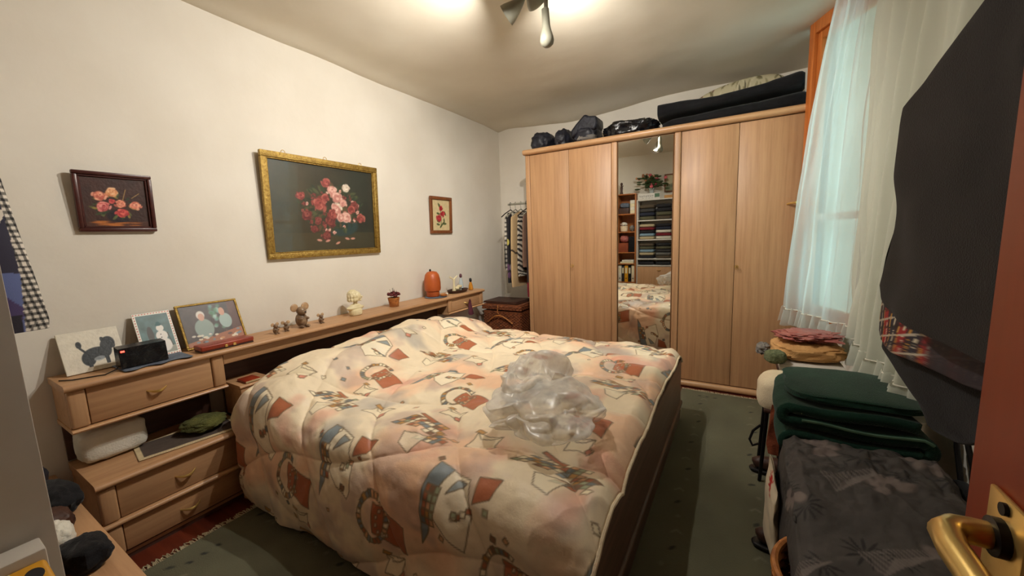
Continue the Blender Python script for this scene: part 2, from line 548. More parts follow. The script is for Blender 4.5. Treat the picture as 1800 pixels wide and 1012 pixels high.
class Canvas:
    def __init__(s, w, h, nu, nv, bgc):
        s.w, s.h, s.nu, s.nv = w, h, nu, nv
        s.X, s.Y = np.meshgrid(np.linspace(0, w, nu), np.linspace(0, h, nv))
        s.a = np.ones((nv, nu, 3)) * np.asarray(bgc, float)

    def win(s, x0, x1, y0, y1, pad=0.02):
        i0 = max(0, int((x0 - pad) / s.w * (s.nu - 1)))
        i1 = min(s.nu, int((x1 + pad) / s.w * (s.nu - 1)) + 2)
        j0 = max(0, int((y0 - pad) / s.h * (s.nv - 1)))
        j1 = min(s.nv, int((y1 + pad) / s.h * (s.nv - 1)) + 2)
        return slice(j0, max(j0, j1)), slice(i0, max(i0, i1))

    def put(s, sl, m, col):
        m = m[..., None]
        s.a[sl] = s.a[sl] * (1 - m) + np.asarray(col, float) * m

    def poly(s, pts, col, alpha=1.0, line=None, lw=0.004):
        p = np.asarray(pts, float)
        sl = s.win(p[:, 0].min(), p[:, 0].max(), p[:, 1].min(), p[:, 1].max())
        X, Y = s.X[sl], s.Y[sl]
        if X.size == 0:
            return
        ins = np.zeros(X.shape, bool)
        n = len(p)
        for i in range(n):
            (x1, y1), (x2, y2) = p[i], p[(i + 1) % n]
            c = ((y1 > Y) != (y2 > Y)) & (X < (x2 - x1) * (Y - y1) / ((y2 - y1) if abs(y2 - y1) > 1e-12 else 1e-12) + x1)
            ins ^= c
        if col is not None:
            s.put(sl, ins * alpha, col)
        if line is not None:
            s.stroke(list(pts) + [pts[0]], lw, line)

    def stroke(s, pts, lw, col, alpha=1.0):
        p = np.asarray(pts, float)
        sl = s.win(p[:, 0].min() - lw, p[:, 0].max() + lw, p[:, 1].min() - lw, p[:, 1].max() + lw)
        X, Y = s.X[sl], s.Y[sl]
        if X.size == 0:
            return
        d = np.full(X.shape, 9.0)
        for i in range(len(p) - 1):
            a, b = p[i], p[i + 1]
            v = b - a
            t = np.clip(((X - a[0]) * v[0] + (Y - a[1]) * v[1]) / max(v @ v, 1e-12), 0, 1)
            d = np.minimum(d, np.hypot(X - a[0] - t * v[0], Y - a[1] - t * v[1]))
        px = s.w / s.nu
        s.put(sl, np.clip((lw / 2 + px * 0.6 - d) / px, 0, 1) * alpha, col)

    def ell(s, cx, cy, rx, ry, col, alpha=1.0, rot=0.0, soft=0.15):
        r = max(rx, ry)
        sl = s.win(cx - r, cx + r, cy - r, cy + r)
        X, Y = s.X[sl] - cx, s.Y[sl] - cy
        if X.size == 0:
            return
        c, q = math.cos(rot), math.sin(rot)
        d = np.hypot((X * c + Y * q) / rx, (-X * q + Y * c) / ry)
        s.put(sl, np.clip((1 - d) / soft, 0, 1) * alpha, col)

    def rose(s, cx, cy, r, cols, rg):
        dark, mid, light = cols
        s.ell(cx, cy, r * 0.72, r * 0.62, mid, 1, rg.uniform(0, 3), 0.3)
        dark, mid, light = [np.asarray(v, float) for v in cols]
        for k in range(20):
            a, q = rg.uniform(0, 6.28), r * (0.80 - 0.034 * k) * rg.uniform(0.6, 1.0)
            t = rg.rand()
            cc = light * t + mid * (1 - t) if rg.rand() < 0.68 else mid * 0.5 + dark * 0.5
            px_, py_ = cx + math.cos(a) * q, cy + math.sin(a) * q * 0.85
            s.ell(px_, py_ - r * 0.05, r * rg.uniform(0.26, 0.42), r * rg.uniform(0.14, 0.26), dark, 0.40, a + 1.57 + rg.uniform(-0.5, 0.5), 0.5)
            s.ell(px_, py_, r * rg.uniform(0.22, 0.38), r * rg.uniform(0.12, 0.22), cc, 0.85, a + 1.57 + rg.uniform(-0.5, 0.5), 0.3)
        s.ell(cx + r * 0.1, cy + r * 0.12, r * 0.16, r * 0.10, dark, 0.7, 0.5, 0.5)

    def leafs(s, cx, cy, r, n, cols, rg, ln=0.05, wd=0.018):
        for k in range(n):
            a = rg.uniform(0, 6.28)
            d = r * rg.uniform(0.75, 1.1)
            s.ell(cx + math.cos(a) * d, cy + math.sin(a) * d * 0.8, ln * rg.uniform(0.6, 1.2), wd, cols[k % len(cols)], 0.9, a + rg.uniform(-0.7, 0.7), 0.4)

# ================================================================== the room
XR, YN, YB, ZC = 3.36, -3.70, 0.72, 2.70
st = lambda o: fin(o, kind='structure')
st(MB().box(-0.1, 4.2, -5.2, YB + 0.1, -0.08, 0.0).build('floor', M['floor']))
st(MB().box(-0.12, 0.0, YN - 0.1, YB + 0.12, 0.0, 2.9).build('wall_left', M['plaster']))
st(MB().box(0.0, 3.5, YB, YB + 0.12, 0.0, 2.9).build('wall_back', M['plaster']))
nx, ny = 120, 150
gx, gy = np.meshgrid(np.linspace(-0.05, 4.2, nx), np.linspace(-5.2, YB + 0.05, ny))
gz = ZC + 0.05 * (fbm(ny, nx, 5, 3) - 0.5) - 0.07 * np.exp(-((gy - YB) / 0.22) ** 2) * (0.35 + np.exp(-((gx - 1.0) / 0.6) ** 2)) - 0.03 * np.exp(-(gx / 0.1) ** 2)
st(grid('ceiling', np.stack([gx, gy, gz], -1), M['ceil'], thick=0.15, off=1.0))
# near wall with the doorway the photograph is taken from
m = MB().box(0.0, 1.98, YN - 0.12, YN, 0.0, 2.85).box(2.86, 3.5, YN - 0.12, YN, 0.0, 2.85).box(1.98, 2.86, YN - 0.12, YN, 2.06, 2.85)
st(m.build('wall_near', M['plaster']))
m = MB().box(1.0, 1.1, -5.2, YN - 0.12, 0, 2.85).box(4.1, 4.2, -5.2, YN - 0.12, 0, 2.85).box(1.0, 4.2, -5.2, -5.1, 0, 2.85).box(3.5, 4.2, YN - 0.12, YN, 0, 2.85)
st(m.build('wall_hall', M['plaster']))  # unseen hall walls, added to keep sky light out of the doorway
# right wall: a long straight run, then the slanted window piece that meets the wardrobe
WO, WE, WN = Vector((3.02, -0.03, 0)), Vector((0.43, -0.903, 0)).normalized(), Vector((-0.903, -0.43, 0)).normalized()
WM = Matrix(((WE.x, WN.x, 0, WO.x), (WE.y, WN.y, 0, WO.y), (0, 0, 1, 0), (0, 0, 0, 1)))
wp = lambda s, off, z: WO + WE * s + WN * off + Vector((0, 0, z))
m = MB().box(XR, XR + 0.14, YN - 0.1, -0.62, 0, 2.85)
m.box(0.0, 0.70, -0.26, -0.055, 0.0, 0.70, M4=WM)
m.box(0.0, 0.70, -0.26, -0.055, 2.69, 2.9, M4=WM)
m.box(3.16, 3.5, -0.0, YB + 0.1, 0, 2.85)
m.box(0.66, 0.74, -0.26, -0.02, 0.0, 2.85, M4=WM)
st(m.build('wall_right', M['plaster']))

# window: orange pine casing, sash, white glazing bar, panes
win = fin(bpy.data.objects.new('window_1', None), kind='structure')
C.objects.link(win)
win.location = wp(0.33, 0, 0.68)
fm = MB().box(0.0, 0.055, -0.06, 0.02, 0.68, 2.70, 0.006, M4=WM).box(0.60, 0.66, -0.06, 0.02, 0.68, 2.70, 0.006, M4=WM)
fm.box(0.055, 0.60, -0.06, 0.02, 2.62, 2.70, 0.006, M4=WM).box(0.055, 0.60, -0.06, 0.03, 0.68, 0.75, 0.006, M4=WM)
fm.build('window_frame', M['pine'], win)
sm = MB().box(0.056, 0.10, -0.05, 0.0, 0.75, 2.62, 0.006, M4=WM).box(0.56, 0.599, -0.05, 0.0, 0.75, 2.62, 0.006, M4=WM)
sm.box(0.10, 0.56, -0.05, 0.0, 2.57, 2.62, 0.006, M4=WM).box(0.10, 0.56, -0.05, 0.0, 0.75, 0.80, 0.006, M4=WM)
sm.build('sash', M['pine'], win)
MB().box(0.10, 0.56, -0.05, 0.0, 1.385, 1.43, 0.006, M4=WM).build('glazing_bar', M['whitepaint'], win, 'white glazing bar')
MB().box(0.10, 0.56, -0.03, -0.025, 1.43, 2.57, M4=WM).build('pane', M['glass'], win)
MB().box(0.10, 0.56, -0.03, -0.025, 0.80, 1.385, M4=WM).build('pane', M['glass'], win)
hp = [wp(0.03, 0.02, 1.52), wp(0.03, 0.06, 1.52), wp(-0.02, 0.065, 1.52), wp(-0.07, 0.06, 1.515)]
MB().tube(hp, 0.008, 8).build('window_handle', M['brass'], win, 'brass window handle')

# open door at the right edge
XD = 2.82
dr = fin(bpy.data.objects.new('door_1', None), kind='structure')
C.objects.link(dr)
dr.location = (XD, YN, 0)
MB().box(XD, XD + 0.04, -3.69, -3.08, 0.012, 2.03, 0.004).build('door_leaf', M['door'], dr)
hz = 1.105
lz = hz + 0.021
pl = MB().box(XD - 0.004, XD, -3.165, -3.12, hz - 0.17, hz + 0.05, 0.0018).build('handle_plate', M['brass'], dr, 'brass handle plate with keyhole')
MB().lathe([(0.0045, 0), (0.0045, 0.003)], 0, 0, 16, Matrix.Translation((XD - 0.0035, -3.143, hz + 0.043)) @ Matrix.Rotation(R(-90), 4, 'Y')).build('screw', M['black'], pl)
MB().lathe([(0.007, 0), (0.007, 0.003)], 0, 0, 16, Matrix.Translation((XD - 0.0035, -3.143, hz - 0.11)) @ Matrix.Rotation(R(-90), 4, 'Y')).build('keyhole', M['black'], pl)
pth = [(XD - 0.004, -3.143, lz), (XD - 0.018, -3.143, lz), (XD - 0.028, -3.145, lz), (XD - 0.035, -3.153, lz), (XD - 0.037, -3.172, lz), (XD - 0.036, -3.22, lz), (XD - 0.035, -3.26, lz)]
MB().tube(pth, 0.0095, 14, [1, 1, 1.05, 1.1, 1.05, 1, 0.85], 0.9).build('door_lever', M['brass'], dr, 'brass lever handle')
MB().lathe([(0.0135, 0), (0.0135, 0.006), (0.0105, 0.007)], 0, 0, 20, Matrix.Translation((XD - 0.0035, -3.143, lz)) @ Matrix.Rotation(R(-90), 4, 'Y')).build('lever_collar', M['black'], dr)

# ================================================================== wardrobe
w = thing('wardrobe', 'tall beech wardrobe with four plain doors and a mirror door', 'wardrobe', (1.92, 0.3, 0))
X0, PW, DW, MW_ = 0.755, 0.060, 0.4051, 0.4624
X1 = X0 + PW
X2 = X1 + 2 * DW
X3 = X2 + PW
X4 = X3 + MW_
X5 = X4 + PW
X6 = X5 + 2 * DW
X7 = X6 + PW
MB().box(X0, X0 + 0.02, 0.0, 0.6, 0.0, 2.15, 0.003).box(X7 - 0.02, X7, 0.02, 0.6, 0.0, 2.15, 0.003).box(X0 + 0.02, X7 - 0.02, 0.58, 0.6, 0.05, 2.15).box(X0 + 0.02, X7 - 0.02, 0.05, 0.58, 2.13, 2.15).box(X0 + 0.02, X7 - 0.02, 0.05, 0.58, 0.05, 0.07).build('body', M['beech_z'], w)
nose = lambda x, z, r, n=8, sx=1.0: [(x + sx * r * math.cos(t), z + r * math.sin(t)) for t in np.linspace(-math.pi / 2, math.pi / 2, n)]
MB().prism([(0.6, 2.15), (0.6, 2.2)] + [(-0.02 - 0.025 * math.sin(t), 2.175 + 0.025 * math.cos(t)) for t in np.linspace(0, math.pi, 9)], 0, X0 - 0.008, X7 + 0.004).build('cornice', M['beech_nosex'], w)
MB().prism([(0.05, 0.0), (0.05, 0.058)] + [(0.0 - 0.024 * math.sin(t), 0.03 + 0.026 * math.cos(t)) for t in np.linspace(0, math.pi, 9)], 0, X0 + 0.005, X7 - 0.005).build('plinth', M['beech_nosex'], w)
for xa, xb in ((X0, X1), (X2, X3), (X4, X5), (X6, X7)):
    big = xa in (X2, X4)
    ww = (xa + 0.004, xb - 0.004) if big else ((xa, xb - 0.012) if xa == X0 else (xa + 0.012, xb))
    MB().box(ww[0], ww[1], -0.012 if big else -0.004, 0.03, 0.06, 2.148, 0.011 if big else 0.008, 4).build('pillar', M['beech_z'], w)
doors = []
for k, (xa, xb) in enumerate(((X1 - 0.01, X1 + DW), (X1 + DW, X2 + 0.002), (X5 - 0.002, X5 + DW), (X5 + DW, X6 + 0.01))):
    d = MB().box(xa + 0.0015, xb - 0.0015, 0.0, 0.02, 0.064, 2.144, 0.0025).build('door', M['beech_z'], w)
    doors.append(d)
for d, xk in ((doors[1], X1 + DW + 0.03), (doors[3], X5 + DW + 0.015)):
    MB().lathe([(0.008, 0), (0.008, 0.004)], 0, 0, 12, Matrix.Translation((xk, 0.0005, 1.05)) @ Matrix.Rotation(R(90), 4, 'X')).tube([(xk, -0.002, 1.05), (xk, -0.03, 1.05)], 0.0025, 6).tube([(xk + 0.012 * math.cos(t), -0.034, 1.05 + 0.016 * math.sin(t)) for t in np.linspace(0, 2 * math.pi, 13)], 0.0025, 6).build('key', M['brass'], d, 'small brass key')
md = MB().box(X3 + 0.001, X4 - 0.001, 0.006, 0.02, 0.064, 2.144, 0.002).build('mirror_door', M['beech_z'], w)
MB().box(X3 + 0.004, X4 - 0.004, 0.001, 0.005, 0.07, 2.14, 0.001, 1).build('mirror', M['mirror'], md, 'tall mirror panel')

# ================================================================== headboard shelf, nightstand, bed
def bow_pull(x, y, z, wd, parent):
    t = np.linspace(0, 1, 13)
    p = [(x + 0.024 * math.sin(math.pi * q), y + (q - 0.5) * wd, z - 0.010 * math.sin(math.pi * q)) for q in t]
    MB().tube(p, 0.0058, 8, [0.35 + 0.85 * math.sin(math.pi * q) for q in t]).build('handle', M['brass'], parent, 'brass bow handle')


hb = thing('headboard_shelf', 'long beech headboard shelf with a drawer at each end', 'shelf', (0.14, -1.65, 0))
MB().prism([(0.012, 0.772), (0.262, 0.772)] + [(0.262 + 0.018 * math.sin(t), 0.787 - 0.015 * math.cos(t)) for t in np.linspace(0.2, math.pi, 8)] + [(0.012, 0.802)], 1, -3.172, -0.13).build('shelf_top', M['beech_y'], hb)
MB().prism([(0.22, 0.712)] + [(0.236 + 0.008 * math.sin(t), 0.718 - 0.006 * math.cos(t)) for t in np.linspace(0, 1.6, 4)] + [(0.244, 0.771), (0.22, 0.771)], 1, -2.59, -0.72).build('apron', M['beech_y'], hb)
MB().box(0.10, 0.115, -2.56, -0.72, 0.25, 0.771).build('back_panel', M['brownpanel'], hb, 'dark brown back panel')
for (ya, yb, z0, nm) in ((-3.165, -2.595, 0.605, 1), (-0.715, -0.135, 0.645, 0)):
    MB().box(0.012, 0.235, ya, ya + 0.018, z0, 0.771).box(0.012, 0.235, yb - 0.018, yb, z0, 0.771).box(0.012, 0.03, ya + 0.018, yb - 0.018, z0, 0.771).box(0.03, 0.235, ya + 0.018, yb - 0.018, z0, z0 + 0.012).build('drawer_box', M['beech_y'], hb)
    for yy in (ya, yb - 0.055):
        MB().box(0.23, 0.258, yy, yy + 0.055, z0 + 0.001, 0.7715, 0.009, 3).build('stile', M['beech_z'], hb)
    d = MB().box(0.232, 0.25, ya + 0.058, yb - 0.058, z0 + 0.004, 0.769, 0.003).build('drawer', M['beech_y'], hb)
    bow_pull(0.249, (ya + yb) / 2, (z0 + 0.769) / 2, 0.075, d)
    MB().prism([(0.012, z0 - 0.02), (0.25, z0 - 0.02)] + [(0.25 + 0.016 * math.sin(t), z0 - 0.0105 - 0.0095 * math.cos(t)) for t in np.linspace(0.2, math.pi, 7)] + [(0.012, z0 - 0.001)], 1, ya - 0.003, yb + 0.003).build('lower_moulding', M['beech_nose'], hb)
MB().box(0.012, 0.026, -3.16, -2.60, 0.40, 0.584).build('back_panel', M['brownpanel'], hb)

ns = thing('nightstand', 'low beech nightstand with two drawers below the headboard shelf', 'nightstand', (0.2, -2.86, 0))
ya, yb = -3.155, -2.572
MB().box(0.014, 0.37, ya, ya + 0.018, 0.0, 0.358).box(0.014, 0.37, yb - 0.018, yb, 0.0, 0.358).box(0.014, 0.03, ya + 0.018, yb - 0.018, 0.02, 0.358).box(0.03, 0.37, ya + 0.018, yb - 0.018, 0.02, 0.035).build('body', M['beech_y'], ns)
MB().box(0.35, 0.366, ya + 0.019, yb - 0.019, 0.0, 0.045).build('plinth', M['brownpanel'], ns)
MB().prism([(0.014, 0.36), (0.385, 0.36)] + [(0.385 + 0.026 * math.sin(t), 0.376 - 0.016 * math.cos(t)) for t in np.linspace(0.1, math.pi, 9)] + [(0.014, 0.392)], 1, ya - 0.006, yb + 0.006).build('top', M['beech_y'], ns)
MB().prism([(0.34, 0.176), (0.385, 0.176)] + [(0.385 + 0.02 * math.sin(t), 0.189 - 0.013 * math.cos(t)) for t in np.linspace(0.1, math.pi, 9)] + [(0.34, 0.202)], 1, ya - 0.003, yb + 0.003).build('moulding', M['beech_nose'], ns)
for z0, z1 in ((0.203, 0.359), (0.046, 0.175)):
    for yy in (ya, yb - 0.055):
        MB().box(0.366, 0.396, yy, yy + 0.055, z0, z1, 0.01, 3).build('stile', M['beech_z'], ns)
    d = MB().box(0.368, 0.386, ya + 0.058, yb - 0.058, z0 + 0.002, z1 - 0.002, 0.003).build('drawer', M['beech_y'], ns)
    bow_pull(0.385, (ya + yb) / 2, (z0 + z1) / 2, 0.08, d)

bed = thing('double_bed', 'brown double bed frame whose footboard shows beside the rug', 'bed', (1.3, -1.64, 0))
MB().box(2.292, 2.322, -2.585, -0.69, 0.02, 0.462, 0.006).build('footboard', M['bedbrown'], bed)
MB().box(2.30, 2.334, -2.59, -0.685, 0.125, 0.158, 0.008, 3).build('footboard_moulding', M['bedbrown'], bed)
MB().box(0.42, 2.29, -2.575, -2.55, 0.06, 0.36, 0.004).build('side_rail', M['bedbrown'], bed)
MB().box(0.13, 2.29, -0.72, -0.695, 0.06, 0.36, 0.004).build('side_rail', M['bedbrown'], bed)
MB().box(0.35, 2.285, -2.53, -0.74, 0.22, 0.48, 0.05, 4).build('mattress', M['white'], bed)
MB().box(0.125, 0.325, -2.562, -2.40, 0.40, 0.572, 0.006).prism([(0.12, 0.572), (0.315, 0.572)] + [(0.315 + 0.014 * math.sin(t), 0.582 - 0.01 * math.cos(t)) for t in np.linspace(0.1, math.pi, 7)] + [(0.12, 0.592)], 1, -2.564, -2.395).build('bedside_ledge', M['beech_y'], bed)
for py in (-2.3, -1.0):
    MB().blob((0.52, py + (0.2 if py < -2 else -0.12), 0.535), (0.16, 0.34, 0.07), 0.05, 2, 3, 30, 16, 0.8).build('pillow', M['white'], bed)

# ------------------------------------------------------------------ quilt with its print
qn, qm = 430, 632
QW, QH = 2.0, 3.0
cv = Canvas(QW, QH, qn, qm, (236, 218, 186))
A = cv.a
n1, n2, n3, n4 = fbm(qm, qn, 7, 11), fbm(qm, qn, 8, 31), fbm(qm, qn, 9, 51), fbm(qm, qn, 40, 71)
sm_ = lambda a, lo, hi: np.clip((a - lo) / (hi - lo), 0, 1)[..., None]
A[:] = A * (1 - 0.75 * sm_(n1, 0.50, 0.68)) + np.array((238, 188, 150)) * 0.75 * sm_(n1, 0.50, 0.68)
A[:] = A * (1 - 0.6 * sm_(n2, 0.60, 0.74)) + np.array((150, 146, 142)) * 0.6 * sm_(n2, 0.60, 0.74)
A[:] = A * (1 - 0.5 * sm_(n3, 0.62, 0.74)) + np.array((216, 140, 118)) * 0.5 * sm_(n3, 0.62, 0.74)
n5 = fbm(qm, qn, 14, 151)
A[:] = A * (1 - 0.45 * sm_(n5, 0.60, 0.72)) + np.array((176, 150, 140)) * 0.45 * sm_(n5, 0.60, 0.72)
A[:] = A * (0.96 + 0.08 * n4[..., None])
LN = (112, 92, 64)
RUST, BLUE, CREAM, OCH, SAGE, PINK = (172, 94, 56), (118, 130, 134), (240, 228, 196), (186, 134, 62), (150, 158, 124), (206, 120, 98)
TILES = [RUST, BLUE, CREAM, OCH, SAGE, (214, 160, 116), (122, 84, 56), (96, 108, 112), CREAM]


def warp(u, v, cx, cy, w_, h_, sk, ta):
    return (cx + (u - 0.5) * w_ * (1 - ta * v) + sk * (v - 0.5), cy + (v - 0.5) * h_ + 0.12 * h_ * math.sin(3 * u))


def checker(cx, cy, w_, h_, sk, ta, nu_, nv_, rg, holes=0.0):
    for i in range(nu_):
        for j in range(nv_):
            if rg.rand() < holes and (i in (0, nu_ - 1) or j in (0, nv_ - 1)):
                continue
            q = [warp((i + a) / nu_, (j + b) / nv_, cx, cy, w_, h_, sk, ta) for a, b in ((0, 0), (1, 0), (1, 1), (0, 1))]
            cv.poly(q, TILES[rg.randint(len(TILES))], 0.95, LN, 0.0025)


def motif_ring(cx, cy, k, rg):
    q = lambda u, v: (cx + u * k, cy + v * k)
    cv.poly([q(-0.02, 0.05), q(0.05, 0.035), q(0.135, 0.015), q(0.125, -0.10), q(0.06, -0.075), q(-0.015, -0.05)], RUST, 0.95, LN, 0.003)
    for j in range(26):
        a0, a1 = j * 2 * math.pi / 26, (j + 0.86) * 2 * math.pi / 26
        if 0.05 < (j / 26) < 0.14:
            continue
        r0, r1 = 0.062, 0.078 + 0.006 * rg.rand()
        p = [q(-0.02 + rr * math.cos(a) * 0.85, -0.005 + rr * 1.1 * math.sin(a)) for rr, a in ((r0, a0), (r1, a0), (r1, a1), (r0, a1))]
        cv.poly(p, TILES[rg.randint(len(TILES))], 0.95, LN, 0.003)
    for j in range(9):
        a = 0.4 + j * 0.6
        cx_, cy_ = q(0.03 + 0.03 * math.cos(a), -0.01 + 0.045 * math.sin(a))
        cv.poly([(cx_ - 0.006, cy_ - 0.008), (cx_ + 0.006, cy_ - 0.006), (cx_ + 0.005, cy_ + 0.008), (cx_ - 0.005, cy_ + 0.007)], (226, 200, 168), 0.9, LN, 0.003)


def motif_sack(cx, cy, k, rg):
    q = lambda u, v: (cx + u * k, cy + v * k)
    cv.poly([q(-0.02, 0.12), q(0.07, 0.10), q(0.10, -0.02), q(0.075, -0.13), q(0.0, -0.10), q(-0.045, -0.05)], (240, 228, 198), 0.85, LN, 0.003)
    cv.poly([q(-0.075, 0.13), q(-0.01, 0.12), q(-0.05, -0.02), q(-0.085, -0.12), q(-0.115, -0.17), q(-0.11, -0.06)], BLUE, 0.95, LN, 0.003)
    for i in range(3):
        for j in range(5):
            x_, y_ = -0.105 + 0.019 * i + 0.006 * j, -0.085 + 0.026 * j
            cv.poly([q(x_, y_), q(x_ + 0.018, y_ + 0.001), q(x_ + 0.022, y_ + 0.023), q(x_ + 0.004, y_ + 0.024)], TILES[rg.randint(len(TILES))], 0.95, LN, 0.003)
    cv.poly([q(0.0, 0.03), q(0.025, 0.095), q(0.065, 0.085), q(0.03, 0.05)], BLUE, 0.8, LN, 0.003)
    cv.poly([q(0.10, 0.12), q(0.185, 0.13), q(0.165, 0.06), q(0.105, 0.03)], RUST, 0.95, LN, 0.003)
    for j in range(6):
        a = 0.2 + j * 0.33
        cx_, cy_ = q(0.105 - 0.075 * math.sin(a) * 0.9, 0.01 - 0.04 * math.sin(a * 1.2) + 0.0)
        cv.poly([(cx_ - 0.011, cy_ - 0.010), (cx_ + 0.010, cy_ - 0.007), (cx_ + 0.010, cy_ + 0.010), (cx_ - 0.010, cy_ + 0.007)], TILES[rg.randint(len(TILES))], 0.95, LN, 0.003)


def motif_cushion(cx, cy, k, rg):
    q = lambda u, v: (cx + u * k, cy + v * k)
    o_ = [q(-0.05, 0.04), q(0.0, 0.03), q(0.055, 0.045), q(0.045, 0.0), q(0.055, -0.045), q(0.0, -0.033), q(-0.055, -0.045), q(-0.045, 0.0)]
    cv.poly(o_, (240, 226, 192), 0.7, LN, 0.003)
    cv.stroke([q(-0.05, 0.04), q(-0.02, 0.01), q(0.02, 0.02), q(0.055, 0.045)], 0.003, LN)
    cv.poly([q(-0.06, 0.06), q(-0.02, 0.05), q(-0.03, 0.035), q(-0.065, 0.04)], OCH, 0.9, LN, 0.003)
    cv.poly([q(0.03, -0.03), q(0.05, -0.005), q(0.06, -0.03), q(0.045, -0.05)], PINK, 0.8, LN, 0.003)


rg = np.random.RandomState(5)
for r_ in range(-1, 5):
    for c_ in range(-1, 5):
        bx, by = -0.07 + 0.6 * c_ + 0.02 * (r_ % 2), 0.30 + 0.78 * r_
        motif_ring(bx + 0.0, by + 0.0, 1.15, rg)
        motif_sack(bx + 0.36, by + 0.16, 1.0, rg)
        checker(bx + 0.06, by + 0.44, 0.25, 0.085, 0.05, 0.15, 9, 4, rg, 0.35)
        checker(bx + 0.17, by + 0.39, 0.13, 0.075, 0.06, 0.1, 5, 4, rg, 0.3)
        cv.poly([(bx + 0.0, by + 0.52), (bx + 0.10, by + 0.49), (bx + 0.09, by + 0.475), (bx - 0.01, by + 0.505)], OCH if r_ % 2 else RUST, 0.9, LN, 0.003)
        cv.poly([(bx + 0.02, by + 0.37), (bx + 0.13, by + 0.39), (bx + 0.10, by + 0.29), (bx + 0.04, by + 0.31)], (238, 226, 196), 0.7, LN, 0.003)
        motif_cushion(bx + 0.36, by + 0.46, 1.1, rg)
        motif_cushion(bx + 0.08, by - 0.18, 0.9, rg)
        for _ in range(7):
            x_, y_, s_ = bx + rg.rand() * 0.6, by + rg.rand() * 0.78, 0.008 + 0.009 * rg.rand()
            t_ = rg.rand() * 1.5
            cv.poly([(x_ + s_ * math.cos(t_ + a), y_ + s_ * math.sin(t_ + a)) for a in (0, 1.57, 3.14, 4.71)], TILES[rg.randint(len(TILES))], 0.9, LN, 0.003)

# cross-section of the quilt across the bed: floor hem, near drop, rounded shoulder, top, far drop
sec = [(-2.655, 0.035), (-2.665, 0.10), (-2.672, 0.22), (-2.668, 0.34), (-2.655, 0.43), (-2.632, 0.49), (-2.595, 0.53), (-2.54, 0.552), (-2.46, 0.56), (-2.2, 0.565), (-1.6, 0.572), (-1.1, 0.568), (-0.82, 0.556), (-0.745, 0.54), (-0.70, 0.505), (-0.675, 0.44), (-0.665, 0.34), (-0.658, 0.20), (-0.655, 0.06)]
sy, sz = np.array(sec).T
sl_ = np.concatenate([[0], np.cumsum(np.hypot(np.diff(sy), np.diff(sz)))])
bb = np.linspace(0, sl_[-1], qm)
by_, bz_ = np.interp(bb, sl_, sy), np.interp(bb, sl_, sz)
ker = np.ones(9) / 9
by_ = np.convolve(np.pad(by_, 4, 'edge'), ker, 'valid')
bz_ = np.convolve(np.pad(bz_, 4, 'edge'), ker, 'valid')
ty, tz = np.gradient(by_), np.gradient(bz_)
tl = np.hypot(ty, tz)
n_y, n_z = -tz / tl, ty / tl
ax = np.linspace(0, 1, qn)
side_ = np.clip((0.50 - bz_) / 0.12, 0, 1)[:, None] * (by_ < -2)[:, None]
GX = 0.335 + 0.115 * side_ + (1.985 - 0.115 * side_) * ax[None, :]
GY = np.tile(by_[:, None], (1, qn))
GZ = np.tile(bz_[:, None], (1, qn))
top = np.clip((GZ - 0.40) / 0.13, 0, 1) ** 1.5
arc = np.tile((bb - bb[np.argmin(abs(by_ + 2.6))])[:, None], (1, qn)) - 2.6
# stitched pillows of the quilting
u_ = (GX + 0.55 * (arc + 2.6)) / 0.46 + 0.12 * np.sin(arc * 5)
v_ = (GX * -0.35 + arc) / 0.44 + 0.10 * np.sin(GX * 6)
qd = (np.abs(np.sin(np.pi * u_)) * np.abs(np.sin(np.pi * v_))) ** 0.42
wr = fbm(qm, qn, 16, 91, 4) - 0.5
wr2 = 1 - np.abs(2 * fbm(qm, qn, 9, 191, 3) - 1) * 3.0
hd = 0.036 * (qd - 0.6) + 0.034 * wr + 0.008 * np.clip(wr2, 0, 1)
pil = 0.15 * np.exp(-np.clip(np.abs(GX - 0.50) - 0.10, 0, None) ** 2 / 0.028) * np.clip((np.minimum(arc + 2.72, -0.62 - arc)) / 0.45, 0, 1) ** 0.7
pil *= 0.94 + 0.06 * np.cos((arc + 1.6) * 5)
ft = np.clip((ax - 0.965) / 0.035, 0, 1)[None, :] ** 2
GYq = GY + n_y[:, None] * hd
GZq = GZ + n_z[:, None] * hd + pil * top - 0.055 * ft * top
GX = GX + 0.02 * np.clip((-1.7 - arc) / 0.9, 0, 1) * ax[None, :] ** 3 + 0.014 * (fbm(qm, qn, 12, 55) - 0.5) * ax[None, :] ** 6
hemw = np.clip((0.2 - GZ) / 0.2, 0, 1) * (arc < -2)
GYq += -0.02 * hemw * (0.5 + 0.5 * np.sin(GX * 9 + 1)) + 0.015 * np.sin(GX * 14) * hemw
GZq = np.maximum(GZq, 0.018)
head = np.clip((0.06 - ax) / 0.06, 0, 1)[None, :] ** 2
GZq -= 0.10 * head * top
quilt = thing('quilt', 'cream quilt printed with rust and blue mosaic motifs on the bed', 'quilt', (1.3, -1.64, 0.02))
grid('quilt_cover', np.stack([GX, GYq, GZq], -1), M['quilt'], quilt, A, thick=0.016)
hem = [(GX[j, -1] + 0.003, GYq[j, -1], GZq[j, -1] - 0.006) for j in range(60, qm - 80, 6)]
MB().tube(hem, 0.0075, 8).build('piping', M['cream'], quilt, 'cream piping along the foot end')

# ================================================================== ceiling lamp (its light stays with it)
cl = thing('ceiling_spotlight', 'cream metal ceiling lamp with adjustable spot heads', 'lamp', (1.70, -1.72, 2.55))
MB().box(1.62, 1.78, -2.02, -1.50, 2.655, 2.685, 0.01, 3).build('ceiling_bar', M['lamp'], cl)


